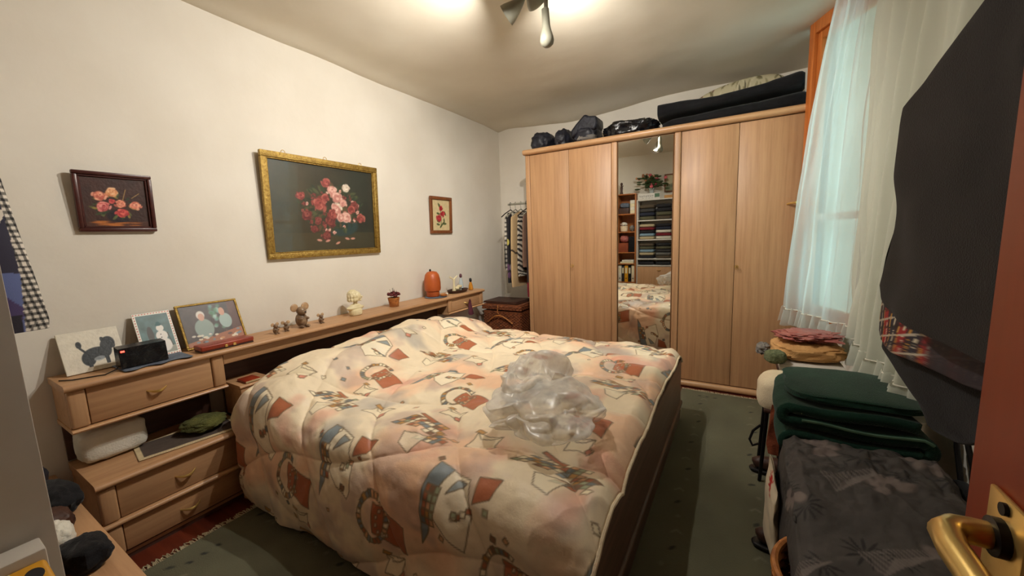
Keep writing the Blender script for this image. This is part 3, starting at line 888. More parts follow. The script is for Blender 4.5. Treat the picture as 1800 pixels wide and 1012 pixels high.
def spot_head(px, py, pz, d, kind, power, out=0.022):
    d = Vector(d).normalized()
    q = Vector((0, 0, 1)).rotation_difference(d).to_matrix().to_4x4()
    T = Matrix.Translation((px, py, pz)) @ q
    if kind == 'bell':
        prof = [(0.012, -0.10), (0.019, -0.095), (0.021, -0.02), (0.024, 0.0), (0.033, 0.03), (0.036, 0.05), (0.031, 0.068), (0.016, 0.08), (0.002, 0.083)]
    else:
        prof = [(0.006, -0.075), (0.016, -0.06), (0.034, -0.02), (0.048, 0.02), (0.052, 0.04), (0.049, 0.04), (0.03, -0.018), (0.01, -0.045)]
    h = MB().lathe(prof, 0, 0, 28, T).build('spot_head', M['lamp'], cl)
    if power:
        MB().blob(T @ Vector((0, 0, out - 0.038)), (0.018, 0.018, 0.018), 0, 1, 0, 16, 10).build('bulb', M['bulb'], h, 'lit bulb')
        ld = bpy.data.lights.new('spot_bulb_light', 'POINT')
        ld.energy = power
        ld.color = (1.0, 0.95, 0.885)
        ld.shadow_soft_size = 0.016
        lo = bpy.data.objects.new('spot_bulb_light', ld)
        C.objects.link(lo)
        lo.parent = cl
        lo.location = T @ Vector((0, 0, out)) - wloc(cl)
    return h


spot_head(1.76, -1.60, 2.385, (0.02, 0.05, -1), 'bell', 0)
MB().tube([(1.76, -1.60, 2.66), (1.762, -1.60, 2.56), (1.76, -1.60, 2.48)], 0.011, 10).build('arm', M['lamp'], cl)
spot_head(1.60, -1.66, 2.50, (-0.85, -0.12, -0.46), 'cone', LAMP_POWER * 0.93, 0.012)
MB().tube([(1.66, -1.66, 2.66), (1.655, -1.66, 2.58), (1.62, -1.66, 2.53)], 0.009, 10).build('arm', M['lamp'], cl)
spot_head(1.66, -2.02, 2.46, (0.0, 0.05, -1.0), 'cone', LAMP_POWER * 0.5, 0.034)
spot_head(1.69, -1.60, 2.565, (0.12, 0.84, -0.52), 'cone', LAMP_POWER * 0.95, 0.004)
MB().tube([(1.69, -1.64, 2.66), (1.69, -1.65, 2.63), (1.69, -1.635, 2.60)], 0.009, 10).build('arm', M['lamp'], cl)
MB().tube([(1.68, -2.01, 2.66), (1.67, -2.02, 2.6), (1.66, -2.02, 2.52)], 0.009, 10).build('arm', M['lamp'], cl)


def remesh(o, vox, smooth=2):
    md = o.modifiers.new('fuse', 'REMESH')
    md.mode = 'VOXEL'
    md.voxel_size = vox
    md.use_smooth_shade = True
    if smooth:
        s_ = o.modifiers.new('soften', 'SMOOTH')
        s_.iterations = smooth
        s_.factor = 0.5
    return o


def slab(name, rows, pos, th, material, parent=None, haxis=1, col=None, fold=0.01, ff=14.0, nu=72, nv=70, seed=0, label=None):
    """hanging cloth with body: rows of (z, a, b) along haxis, thickness th about pos on the other axis"""
    rows = sorted(rows, key=lambda r: -r[0])
    zz = np.array([r[0] for r in rows])
    z = np.linspace(zz[0], zz[-1], nv)
    a = np.interp(-z, -zz, [r[1] for r in rows])
    b = np.interp(-z, -zz, [r[2] for r in rows])
    t = np.linspace(0, 2 * np.pi, nu, endpoint=False)
    c_, s_ = np.cos(t), np.sin(t)
    h = (a + b)[:, None] / 2 + (b - a)[:, None] / 2 * np.sign(c_) * np.abs(c_) ** 0.8
    k = np.clip((zz[0] - z) / 0.10, 0.15, 1)[:, None]
    nb = vnoise(nv, nu, 5, seed + 3) - 0.5
    nrm = th * np.sign(s_) * np.abs(s_) ** 0.7 * k
    fr = np.clip((zz[0] - z) / max(1e-6, zz[0] - zz[-1]), 0, 1)[:, None]
    nrm = nrm + fold * np.sin(h * ff * 6.28 + seed + 2.0 * fr + 2.2 * nb) * (0.35 + 0.65 * fr) + fold * 1.5 * nb
    P = np.zeros((nv, nu, 3))
    zc = np.repeat(z[:, None], nu, 1)
    P[..., 2] = zc + 0.0
    if haxis == 1:
        P[..., 1], P[..., 0] = h, pos + nrm
    else:
        P[..., 0], P[..., 1] = h, pos + nrm
    cc = None
    if col is not None:
        cc = col(h, zc, np.sign(s_)[None, :] + 0 * h, nv, nu)
    return grid(name, P, material, parent, cc, label=label, wrap=True)


# ================================================================== pictures on the left wall
def picture(name, label, y0, y1, z0, z1, fw, fmat, painter, res, pmat, tilt=0.03, fd=0.022, inner=None):
    t = thing(name, label, 'picture', (0.0, (y0 + y1) / 2, z0))
    lean = lambda x, z: x + tilt * (z - z0) / (z1 - z0)
    Mt = Matrix(((1, 0, tilt / (z1 - z0), -tilt * z0 / (z1 - z0)), (0, 1, 0, 0), (0, 0, 1, 0), (0, 0, 0, 1)))
    x0, x1 = 0.003, 0.003 + fd
    for bar in ((y0, y1, z0, z0 + fw), (y0, y1, z1 - fw, z1), (y0, y0 + fw, z0 + fw, z1 - fw), (y1 - fw, y1, z0 + fw, z1 - fw)):
        m_ = MB().box(x0, x1, *bar, 0.004, 2, Mt)
        m_.build('frame_rail', fmat, t)
    if inner:
        q = fw
        for bar in ((y0 + q, y1 - q, z0 + q, z0 + q + 0.008), (y0 + q, y1 - q, z1 - q - 0.008, z1 - q), (y0 + q, y0 + q + 0.008, z0 + q + 0.008, z1 - q - 0.008), (y1 - q - 0.008, y1 - q, z0 + q + 0.008, z1 - q - 0.008)):
            MB().box(x0 + 0.004, x1 - 0.008, *bar, 0.002, 1, Mt).build('inner_slip', inner, t)
    iw, ih = y1 - y0 - 2 * fw, z1 - z0 - 2 * fw
    nu_, nv_ = int(iw / res), int(ih / res)
    cvs = painter(iw, ih, nu_, nv_)
    Y, Z = np.meshgrid(np.linspace(y0 + fw, y1 - fw, nu_), np.linspace(z0 + fw, z1 - fw, nv_))
    grid('picture_panel', np.stack([lean(x0 + 0.006 + 0 * Y, Z), Y, Z], -1), pmat, t, cvs.a, thick=0.003)
    return t


def paint_small(w_, h_, nu_, nv_):
    c = Canvas(w_, h_, nu_, nv_, (58, 32, 24))
    g = np.random.RandomState(2)
    c.a *= (0.75 + 0.5 * fbm(nv_, nu_, 6, 4)[..., None])
    c.poly([(0, 0), (w_, 0), (w_, h_ * 0.14), (0, h_ * 0.12)], (74, 38, 22), 0.8)
    for k in range(16):
        x_ = w_ * g.uniform(0.12, 0.85)
        c.ell(x_, h_ * g.uniform(0.05, 0.16), w_ * 0.14, h_ * 0.014, (196, 116, 46), 0.7, 0, 0.5)
    c.ell(w_ * 0.52, h_ * 0.24, w_ * 0.2, h_ * 0.13, (30, 20, 26), 0.95)
    c.leafs(w_ * 0.48, h_ * 0.45, w_ * 0.30, 34, [(96, 104, 52), (58, 74, 40), (150, 130, 60), (40, 54, 34)], g, w_ * 0.08, w_ * 0.026)
    for (x_, y_, r_, cs) in ((0.27, 0.62, 0.12, 0), (0.46, 0.70, 0.12, 2), (0.30, 0.42, 0.13, 1), (0.57, 0.48, 0.10, 0), (0.78, 0.46, 0.11, 0), (0.57, 0.30, 0.12, 3), (0.44, 0.52, 0.06, 3)):
        cols = [((160, 60, 50), (232, 140, 110), (250, 196, 160)), ((150, 50, 56), (224, 116, 108), (246, 170, 156)), ((196, 110, 60), (240, 178, 128), (252, 216, 170)), ((140, 30, 36), (206, 72, 70), (232, 120, 100))][cs]
        c.rose(w_ * x_, h_ * y_, w_ * r_ * 1.2, cols, g)
    c.stroke([(w_ * 0.6, h_ * 0.55), (w_ * 0.66, h_ * 0.76)], 0.003, (150, 120, 70))
    c.stroke([(w_ * 0.74, h_ * 0.6), (w_ * 0.86, h_ * 0.70)], 0.003, (150, 120, 70))
    return c


def paint_big(w_, h_, nu_, nv_):
    c = Canvas(w_, h_, nu_, nv_, (70, 62, 42))
    g = np.random.RandomState(9)
    fx = (c.X / w_)[..., None]
    c.a[:] = c.a * (1 - fx) + np.array((34, 40, 34)) * fx
    c.a *= (0.82 + 0.36 * fbm(nv_, nu_, 5, 8)[..., None])
    c.poly([(0, 0), (w_, 0), (w_, h_ * 0.22), (0, h_ * 0.22)], (80, 70, 46), 0.45)
    c.ell(w_ * 0.62, h_ * 0.30, w_ * 0.20, h_ * 0.14, (40, 62, 62), 0.95)
    G = [(52, 66, 44), (40, 54, 40), (78, 86, 56), (60, 60, 40), (92, 70, 50)]
    c.leafs(w_ * 0.56, h_ * 0.52, w_ * 0.25, 80, G, g, w_ * 0.045, w_ * 0.016)
    c.leafs(w_ * 0.55, h_ * 0.52, w_ * 0.14, 60, G, g, w_ * 0.045, w_ * 0.018)
    pk = ((168, 100, 92), (212, 158, 144), (236, 204, 188))
    rd = ((92, 34, 34), (156, 72, 66), (190, 112, 98))
    wt = ((180, 160, 140), (214, 200, 180), (236, 228, 212))
    dk = ((70, 26, 30), (120, 52, 50), (150, 84, 74))
    for k in range(46):
        a_, d_ = g.uniform(0, 6.28), math.sqrt(g.uniform(0, 1))
        c.rose(w_ * (0.55 + 0.27 * d_ * math.cos(a_)), h_ * (0.50 + 0.30 * d_ * math.sin(a_)), w_ * g.uniform(0.02, 0.036), [dk, rd, dk, pk][k % 4], g)
        c.leafs(w_ * (0.55 + 0.29 * d_ * math.cos(a_)), h_ * (0.50 + 0.33 * d_ * math.sin(a_)), w_ * 0.03, 2, G, g, w_ * 0.03, w_ * 0.010)
    for (x_, y_, r_, cs) in ((0.26, 0.63, 0.042, rd), (0.42, 0.55, 0.070, rd), (0.30, 0.42, 0.055, dk), (0.36, 0.26, 0.04, dk), (0.52, 0.36, 0.062, dk), (0.47, 0.18, 0.05, dk), (0.50, 0.80, 0.05, rd), (0.55, 0.72, 0.055, pk), (0.60, 0.64, 0.062, pk), (0.70, 0.76, 0.045, wt), (0.60, 0.52, 0.052, wt), (0.58, 0.50, 0.055, pk), (0.68, 0.40, 0.065, pk), (0.62, 0.40, 0.05, pk), (0.78, 0.55, 0.05, dk), (0.84, 0.40, 0.052, rd), (0.74, 0.50, 0.05, rd), (0.48, 0.63, 0.045, rd), (0.66, 0.58, 0.045, pk), (0.40, 0.36, 0.04, dk), (0.54, 0.44, 0.05, rd)):
        c.rose(w_ * x_, h_ * y_, w_ * r_ * 1.3, cs, g)
    for (x_, y_) in ((0.40, 0.13), (0.58, 0.09), (0.68, 0.14), (0.74, 0.14), (0.48, 0.12)):
        c.ell(w_ * x_, h_ * y_, w_ * 0.03, h_ * 0.016, (214, 150, 134), 0.9, g.uniform(-0.4, 0.4), 0.4)
    return c


def paint_red(w_, h_, nu_, nv_):
    c = Canvas(w_, h_, nu_, nv_, (214, 196, 150))
    g = np.random.RandomState(4)
    c.a *= (0.93 + 0.12 * fbm(nv_, nu_, 12, 6)[..., None])
    c.stroke([(w_ * 0.5, h_ * 0.12), (w_ * 0.52, h_ * 0.4), (w_ * 0.45, h_ * 0.85)], 0.006, (70, 84, 44))
    for (x_, y_) in ((0.36, 0.30), (0.68, 0.32), (0.35, 0.55), (0.74, 0.56), (0.40, 0.82), (0.6, 0.22), (0.34, 0.2), (0.72, 0.22), (0.5, 0.14)):
        c.ell(w_ * x_, h_ * y_, w_ * 0.11, w_ * 0.045, (74, 88, 50), 0.95, g.uniform(0, 3), 0.25)
    for (x_, y_, r_) in ((0.40, 0.40, 0.20), (0.62, 0.55, 0.17), (0.50, 0.73, 0.15)):
        c.rose(w_ * x_, h_ * y_, w_ * r_, ((110, 14, 24), (176, 34, 44), (206, 74, 78)), g)
    return c


picture('rose_painting', 'small dark red framed painting of orange and pink roses', -2.993, -2.716, 1.443, 1.722, 0.017, M['mahog'], paint_small, 0.002, M['paint'], 0.02, inner=M['mahog'])
bp = picture('rose_print', 'large gilt framed glazed picture of pale and red roses', -2.178, -1.276, 1.257, 1.947, 0.038, M['gold'], paint_big, 0.0042, M['glossprint'], 0.03, 0.026, inner=M['gold'])
for yy in (-2.02, -1.72, -1.42):
    MB().tube([(0.034, yy + 0.013 * math.cos(t), 1.955 + 0.013 * math.sin(t)) for t in np.linspace(-0.4, 3.6, 12)], 0.0022, 6).build('hanging_ring', M['brass'], bp)
picture('rose_embroidery', 'small upright brown framed picture of red roses on cream', -0.632, -0.306, 1.41, 1.775, 0.03, M['walnut'], paint_red, 0.004, M['paint'], 0.015)

# ================================================================== things on the headboard shelf
SZ = 0.8025


def leaning(name, label, cat, y0, y1, h, xb, xt, border, fmat, painter, res, pm, thick=0.012):
    """panel or framed photo leaning back against the wall"""
    t = thing(name, label, cat, (xb, (y0 + y1) / 2, SZ))
    L = math.hypot(h, xb - xt)
    ang = math.atan2(xb - xt, h)
    Mt = Matrix.Translation((xb, 0, SZ + 0.004)) @ Matrix.Rotation(-ang, 4, 'Y')
    if border:
        for bar in ((y0, y1, 0, border), (y0, y1, L - border, L), (y0, y0 + border, border, L - border), (y1 - border, y1, border, L - border)):
            MB().box(-thick, 0.002, *bar, 0.0015, 1, Mt).build('frame_rail', fmat, t)
    iw, ih = y1 - y0 - 2 * border, L - 2 * border
    nu_, nv_ = max(20, int(iw / res)), max(20, int(ih / res))
    c = painter(iw, ih, nu_, nv_)
    Y, Z = np.meshgrid(np.linspace(y0 + border, y1 - border, nu_), np.linspace(border, L - border, nv_))
    P = np.stack([0 * Y - 0.001, Y, Z], -1).reshape(-1, 3)
    P = np.array([list(Mt @ Vector(p)) for p in P]).reshape(nv_, nu_, 3)
    grid('image_panel', P, pm, t, c.a, thick=thick * 0.6)
    return t


def p_dog(w_, h_, nu_, nv_):
    c = Canvas(w_, h_, nu_, nv_, (224, 216, 196))
    c.a *= (0.94 + 0.1 * fbm(nv_, nu_, 8, 3)[..., None])
    K = (34, 40, 42)
    E_ = lambda x, y, rx, ry, col=K, rot=0, a=1.0: c.ell(w_ * x, h_ * y, w_ * rx, h_ * ry, col, a, rot, 0.12)
    E_(0.56, 0.40, 0.24, 0.17)
    E_(0.40, 0.30, 0.12, 0.18)
    E_(0.72, 0.50, 0.10, 0.22)
    E_(0.78, 0.62, 0.12, 0.17)
    E_(0.72, 0.66, 0.05, 0.14, K, 0.3)
    E_(0.84, 0.54, 0.05, 0.07)
    c.stroke([(w_ * 0.38, h_ * 0.46), (w_ * 0.31, h_ * 0.58), (w_ * 0.30, h_ * 0.66)], 0.008, K)
    E_(0.30, 0.67, 0.05, 0.09)
    c.poly([(w_ * 0.36, h_ * 0.34), (w_ * 0.44, h_ * 0.34), (w_ * 0.44, h_ * 0.10), (w_ * 0.37, h_ * 0.10)], K)
    c.poly([(w_ * 0.66, h_ * 0.34), (w_ * 0.74, h_ * 0.34), (w_ * 0.73, h_ * 0.12), (w_ * 0.67, h_ * 0.12)], K)
    E_(0.57, 0.27, 0.10, 0.06, (170, 176, 178), 0.2, 0.7)
    return c


def p_snow(w_, h_, nu_, nv_):
    c = Canvas(w_, h_, nu_, nv_, (92, 122, 122))
    c.a *= (0.75 + 0.5 * fbm(nv_, nu_, 6, 13)[..., None])
    b = 0.013
    c.poly([(b, b), (w_ - b, b), (w_ - b, h_ * 0.2), (b, h_ * 0.2)], (186, 178, 160), 0.7)
    c.ell(w_ * 0.25, h_ * 0.3, w_ * 0.18, h_ * 0.1, (178, 104, 66), 0.8)
    c.ell(w_ * 0.34, h_ * 0.5, w_ * 0.09, h_ * 0.2, (70, 66, 62), 0.9)
    for (y_, r_) in ((0.24, 0.23), (0.45, 0.17), (0.62, 0.11)):
        c.ell(w_ * 0.62, h_ * y_, w_ * r_, h_ * r_ * 0.72, (236, 232, 224), 1)
    c.ell(w_ * 0.6, h_ * 0.70, w_ * 0.09, h_ * 0.03, (40, 90, 92), 1)
    c.ell(w_ * 0.6, h_ * 0.73, w_ * 0.06, h_ * 0.04, (40, 90, 92), 1)
    for y_ in (0.34, 0.41, 0.48):
        c.ell(w_ * 0.6, h_ * y_, w_ * 0.018, h_ * 0.013, (40, 36, 36), 1)
    c.stroke([(w_ * 0.84, h_ * 0.2), (w_ * 0.78, h_ * 0.5)], 0.003, (70, 60, 50))
    for r0 in ((0, w_, 0, b), (0, w_, h_ - b, h_), (0, b, 0, h_), (w_ - b, w_, 0, h_)):
        c.poly([(r0[0], r0[2]), (r0[1], r0[2]), (r0[1], r0[3]), (r0[0], r0[3])], (238, 232, 218))
    n_ = 13
    for k in range(n_):
        for yy in (b / 2, h_ - b / 2):
            c.ell(w_ * (k + 0.5) / n_, yy, 0.0038, 0.0026, (188, 70, 60), 1, 0, 0.3)
    n_ = 17
    for k in range(n_):
        for xx in (b / 2, w_ - b / 2):
            c.ell(xx, h_ * (k + 0.5) / n_, 0.0026, 0.0038, (188, 70, 60), 1, 0, 0.3)
    return c


def p_couple(w_, h_, nu_, nv_):
    c = Canvas(w_, h_, nu_, nv_, (66, 56, 52))
    c.a *= (0.7 + 0.6 * fbm(nv_, nu_, 7, 23)[..., None])
    c.poly([(w_ * 0.82, 0), (w_, 0), (w_, h_), (w_ * 0.84, h_)], (88, 48, 38), 0.8)
    for k in range(22):
        g = random.Random(k)
        c.ell(w_ * g.uniform(0.50, 0.68), h_ * g.uniform(0.35, 0.95), w_ * 0.05, h_ * 0.06, g.choice([(96, 150, 120), (130, 190, 190), (70, 120, 84), (190, 226, 220)]), 0.7, 0, 0.6)
    c.poly([(0, 0), (w_, 0), (w_, h_ * 0.30), (0, h_ * 0.10)], (176, 110, 74), 0.9)
    c.ell(w_ * 0.34, h_ * 0.40, w_ * 0.17, h_ * 0.26, (142, 160, 152), 1, 0, 0.1)
    c.ell(w_ * 0.33, h_ * 0.74, w_ * 0.08, h_ * 0.12, (222, 216, 206), 1, 0, 0.2)
    c.ell(w_ * 0.335, h_ * 0.69, w_ * 0.055, h_ * 0.10, (206, 160, 138), 1, 0, 0.1)
    c.ell(w_ * 0.74, h_ * 0.52, w_ * 0.12, h_ * 0.2, (160, 182, 176), 1, 0, 0.1)
    c.ell(w_ * 0.71, h_ * 0.76, w_ * 0.055, h_ * 0.11, (204, 156, 132), 1, 0, 0.1)
    for k in range(26):
        g = random.Random(90 + k)
        c.ell(w_ * g.uniform(0.1, 0.95), h_ * g.uniform(0.05, 0.28), w_ * g.uniform(0.02, 0.05), h_ * 0.03, g.choice([(226, 220, 206), (120, 140, 150), (206, 150, 100), (236, 226, 200), (94, 70, 60)]), 0.9, 0, 0.3)
    return c


leaning('dog_canvas', 'unframed white canvas painted with a black dog', 'picture', -3.128, -2.93, 0.178, 0.105, 0.02, 0, None, p_dog, 0.0017, M['paint'], 0.016)
leaning('snowman_photo', 'snowman photo in a red and white dashed border', 'photo', -2.872, -2.722, 0.222, 0.115, 0.025, 0, None, p_snow, 0.0016, M['glossprint'], 0.008)
leaning('couple_photo', 'gold framed photo of two people at a table', 'photo', -2.70, -2.405, 0.235, 0.125, 0.03, 0.011, M['gold'], p_couple, 0.002, M['glossprint'], 0.014)

Y, X = np.meshgrid(np.linspace(-2.985, -2.73, 40), np.linspace(0.10, 0.27, 24))
edge = 1 - 0.12 * np.sin(Y * 60)
P = np.stack([0.185 + (X - 0.185) * edge, Y, SZ + 0.003 + 0.004 * (fbm(24, 40, 8, 3))], -1)
fin(grid('doily', P, M['slate'], thick=0.003, off=0), 'slate blue cloth mat under the black clock', 'mat')
ck = thing('alarm_clock', 'black box clock with a small red light on blue mat', 'clock', (0.2, -2.89, SZ + 0.009))
m = MB().prism([(0.165, SZ + 0.0105), (0.238, SZ + 0.0105), (0.228, SZ + 0.102), (0.172, SZ + 0.108)], 1, -2.985, -2.815)
m.build('casing', M['blackbag'], ck)
MB().box(0.2285, 0.235, -2.978, -2.965, SZ + 0.085, SZ + 0.092).build('indicator', M['led'], ck, 'small red light')
MB().tube([(0.2, -2.986, SZ + 0.02), (0.23, -3.0, SZ + 0.014), (0.24, -3.04, SZ + 0.004), (0.22, -3.08, SZ + 0.004), (0.20, -3.13, SZ + 0.004), (0.15, -3.16, SZ + 0.003)], 0.0028, 6).build('cable', M['black'], ck)
bk = thing('red_case', 'flat red leather case lying before the couple photo', 'case', (0.2, -2.555, SZ))
MB().box(0.165, 0.255, -2.685, -2.435, SZ + 0.001, SZ + 0.008, 0.002).build('base', M['brown'], bk)
MB().box(0.163, 0.257, -2.687, -2.433, SZ + 0.0085, SZ + 0.034, 0.006, 3).build('lid', M['redcover'], bk)
for yy in (-2.58, -2.54):
    MB().box(0.257, 0.260, yy, yy + 0.014, SZ + 0.008, SZ + 0.022, 0.001, 1).build('clasp', M['brass'], bk)


def mouse(x, y, s, rot, label, big=False):
    t = thing('mouse_figurine', label, 'figurine', (x, y, SZ), 'ceramic mice on the headboard shelf')
    c, q = math.cos(rot), math.sin(rot)
    W_ = lambda a, b, z: (x + (a * c - b * q) * s, y + (a * q + b * c) * s, SZ + z * s)
    b = MB().blob(W_(0, 0, 0.36), (0.26 * s, 0.27 * s, 0.36 * s), 0.02, 2, 1, 24, 14)
    for sg in (-1, 1):
        b.blob(W_(0.20, 0.15 * sg, 0.07), (0.17 * s, 0.10 * s, 0.07 * s), 0, 1, 1, 16, 8)
        b.blob(W_(0.20, 0.17 * sg, 0.44), (0.16 * s, 0.07 * s, 0.07 * s), 0, 1, 1, 16, 8)
    b.build('body', M['mouse'], t)
    h = MB().blob(W_(0.06, 0, 0.80), (0.24 * s, 0.22 * s, 0.21 * s), 0, 1, 1, 24, 14).blob(W_(0.24, 0, 0.74), (0.13 * s, 0.11 * s, 0.10 * s), 0, 1, 1, 16, 10).build('head', M['mouse'], t)
    MB().blob(W_(0.36, 0, 0.77), (0.04 * s, 0.045 * s, 0.035 * s), 0, 1, 1, 12, 8).build('nose', M['black'], h)
    for sg in (-1, 1):
        MB().blob(W_(0.20, 0.10 * sg, 0.88), (0.025 * s, 0.03 * s, 0.035 * s), 0, 1, 1, 10, 6).build('eye', M['black'], h)
        e = MB().blob(W_(-0.04, 0.27 * sg, 0.98), (0.05 * s, 0.20 * s, 0.19 * s), 0, 1, 1, 20, 12, rotz=rot).build('ear', M['mousepink'], t)
    MB().tube([W_(-0.22, 0, 0.1), W_(-0.36, 0.1, 0.06), W_(-0.42, 0.24, 0.06)], 0.03 * s, 8, [1, 0.8, 0.4]).build('tail', M['mouse'], t)


mouse(0.175, -2.268, 0.060, 0.2, 'tiny grey ceramic mouse standing furthest left beside the photo')
mouse(0.165, -2.198, 0.058, -0.2, 'tiny ceramic mouse between its twin and the big mouse')
mouse(0.150, -2.085, 0.138, 0.05, 'large brown ceramic mouse with big round ears', True)
mouse(0.160, -1.955, 0.060, 0.1, 'tiny ceramic mouse standing alone right of the big mouse')

# ivory bust of a child
bx_, by__ = 0.15, -1.665
b = MB()
b.blob((bx_, by__, SZ + 0.022), (0.032, 0.044, 0.036), 0, 1, 1, 32, 18, 0.8, flat_bottom=SZ + 0.001)
b.blob((bx_, by__, SZ + 0.050), (0.028, 0.066, 0.018), 0, 1, 1, 32, 18, 1.0)
b.blob((bx_, by__, SZ + 0.062), (0.022, 0.042, 0.016), 0, 1, 1, 32, 18, 1.0)
b.tube([(bx_, by__, SZ + 0.055), (bx_ + 0.003, by__ + 0.004, SZ + 0.108)], 0.0135, 16)
b.blob((bx_ + 0.009, by__ + 0.012, SZ + 0.126), (0.025, 0.027, 0.034), 0, 1, 1, 32, 18)
b.blob((bx_ + 0.027, by__ + 0.037, SZ + 0.122), (0.006, 0.0075, 0.007), 0, 1, 1, 12, 8)
b.blob((bx_ + 0.022, by__ + 0.032, SZ + 0.110), (0.008, 0.009, 0.0035), 0, 1, 1, 12, 8)
b.blob((bx_ + 0.019, by__ + 0.028, SZ + 0.100), (0.010, 0.010, 0.007), 0, 1, 1, 12, 8)
b.blob((bx_ - 0.006, by__ - 0.008, SZ + 0.138), (0.033, 0.036, 0.033), 0.10, 7, 4, 56, 34)
for k in range(16):
    g_ = random.Random(700 + k)
    a = 1.9 + 4.0 * (k % 8) / 7 + 0.6
    zz2 = 0.128 - 0.022 * (k // 8)
    b.blob((bx_ - 0.004 + 0.029 * math.cos(a), by__ - 0.006 + 0.031 * math.sin(a), SZ + zz2), (0.0095, 0.0095, 0.015), 0.1, 4, k, 14, 10)
b.bm.transform(Matrix.Translation((bx_, by__, SZ)) @ Matrix.Scale(1.14, 4) @ Matrix.Translation((-bx_, -by__, -SZ)))
bu = remesh(b.build('child_bust', M['ivory']), 0.0018, 0)
fin(bu, 'ivory bust of a child with wavy hair', 'bust')

# little wicker pot of dried flowers
pt = thing('flower_pot', 'tiny wicker pot of dark red dried flowers', 'plant', (0.15, -1.285, SZ))
m = MB()
for k in range(13):
    z = SZ + 0.004 + k * 0.0058
    r = 0.036 + 0.010 * (k / 12) ** 1.4
    m.tube([(0.15 + (r + 0.0013 * math.sin(t * 7 + (k % 2) * math.pi)) * math.cos(t), -1.285 + (r + 0.0013 * math.sin(t * 7 + (k % 2) * math.pi)) * math.sin(t), z) for t in np.linspace(0, 2 * math.pi, 29)], 0.0033, 6)
m.build('pot', M['wicker'], pt)
m = MB()
for k in range(26):
    g = random.Random(k)
    a, r = g.uniform(0, 6.28), g.uniform(0, 0.052)
    z = SZ + 0.098 + 0.03 * (1 - r / 0.045) * g.random() + 0.01 * g.random()
    m.blob((0.15 + r * math.cos(a), -1.285 + r * math.sin(a), z), (0.013, 0.013, 0.010), 0.3, 4, k, 10, 7)
m.build('dried_flowers', M['petal'], pt)
m = MB()
for k in range(9):
    g = random.Random(50 + k)
    a, r = g.uniform(0, 6.28), g.uniform(0.0, 0.03)
    m.tube([(0.15 + r * 0.4 * math.cos(a), -1.285 + r * 0.4 * math.sin(a), SZ + 0.06), (0.15 + r * math.cos(a), -1.285 + r * math.sin(a), SZ + 0.13 + 0.04 * g.random())], 0.0013, 5)
m.build('stems', M['brown'], pt)

# terracotta dome lamp on its cloth, tray with trinkets
Y, X = np.meshgrid(np.linspace(-0.87, -0.66, 30), np.linspace(0.045, 0.255, 30))
rr = np.hypot((X - 0.15) / 0.105, (Y + 0.765) / 0.105)
k = np.clip(1 / np.maximum(np.maximum(abs((X - 0.15) / 0.105), abs((Y + 0.765) / 0.105)), 1e-3) * np.minimum(rr, 1e9) * 0 + 1, 0, 1)
mm = np.maximum(abs((X - 0.15) / 0.105), abs((Y + 0.765) / 0.105))
sc = np.where(rr > 1e-6, mm / np.maximum(rr, 1e-6), 1)
P = np.stack([0.15 + (X - 0.15) * sc, -0.765 + (Y + 0.765) * sc, SZ + 0.003 + 0.004 * fbm(30, 30, 7, 3)], -1)
fin(grid('doily', P, M['slate'], thick=0.003, off=0), 'slate blue cloth mat under the terracotta dome', 'mat')
dl = thing('dome_lamp', 'orange terracotta dome lamp with a small black knob', 'lamp', (0.13, -0.775, SZ + 0.009))
dz = SZ + 0.0095
MB().lathe([(0.060, dz), (0.063, dz + 0.006), (0.062, dz + 0.05), (0.058, dz + 0.054)], 0.125, -0.775, 28).build('base', M['terracotta'], dl)
MB().lathe([(0.074, dz + 0.055), (0.078, dz + 0.075), (0.078, dz + 0.13), (0.074, dz + 0.17), (0.064, dz + 0.21), (0.046, dz + 0.232), (0.02, dz + 0.24)], 0.125, -0.775, 32).build('dome', M['terracotta'], dl)
MB().lathe([(0.004, dz + 0.236), (0.009, dz + 0.242), (0.011, dz + 0.252), (0.004, dz + 0.262)], 0.115, -0.785, 14).build('knob', M['black'], dl, 'black knob')
ds = MB().lathe([(0.018, dz), (0.032, dz + 0.004), (0.034, dz + 0.018), (0.030, dz + 0.018), (0.016, dz + 0.008)], 0.222, -0.735, 24).build('small_dish', M['wicker'])
fin(ds, 'small brown dish before the terracotta dome', 'dish')
fin(MB().blob((0.222, -0.69, dz + 0.0135), (0.0135, 0.0135, 0.0135), 0, 1, 1, 18, 12).build('white_ball', M['white']), 'small white ball beside the brown dish', 'ball')
ty_, tx_ = -0.43, 0.15
tr = MB().lathe([(0.05, SZ + 0.001), (0.075, SZ + 0.004), (0.088, SZ + 0.030), (0.083, SZ + 0.030), (0.07, SZ + 0.010), (0.02, SZ + 0.008)], tx_, ty_, 32, None, 0.95, 1.6).build('trinket_tray', M['brown'])
fin(tr, 'dark brown oval tray of trinkets on the shelf end', 'tray')
fg = MB()
fg.tube([(tx_, ty_ - 0.05, SZ + 0.012), (tx_, ty_ - 0.05, SZ + 0.07), (tx_ + 0.003, ty_ - 0.05, SZ + 0.115)], 0.011, 10, [1.6, 0.7, 1.0])
fg.tube([(tx_, ty_ - 0.05, SZ + 0.11), (tx_ + 0.01, ty_ - 0.018, SZ + 0.135)], 0.006, 8)
fg.tube([(tx_, ty_ - 0.05, SZ + 0.11), (tx_ - 0.01, ty_ - 0.085, SZ + 0.132)], 0.006, 8)
fg.blob((tx_ + 0.02, ty_ - 0.01, SZ + 0.05), (0.016, 0.03, 0.010), 0.3, 3, 2, 14, 10)
fg.blob((tx_ + 0.02, ty_ - 0.04, SZ + 0.04), (0.02, 0.014, 0.014), 0.3, 3, 5, 14, 10)
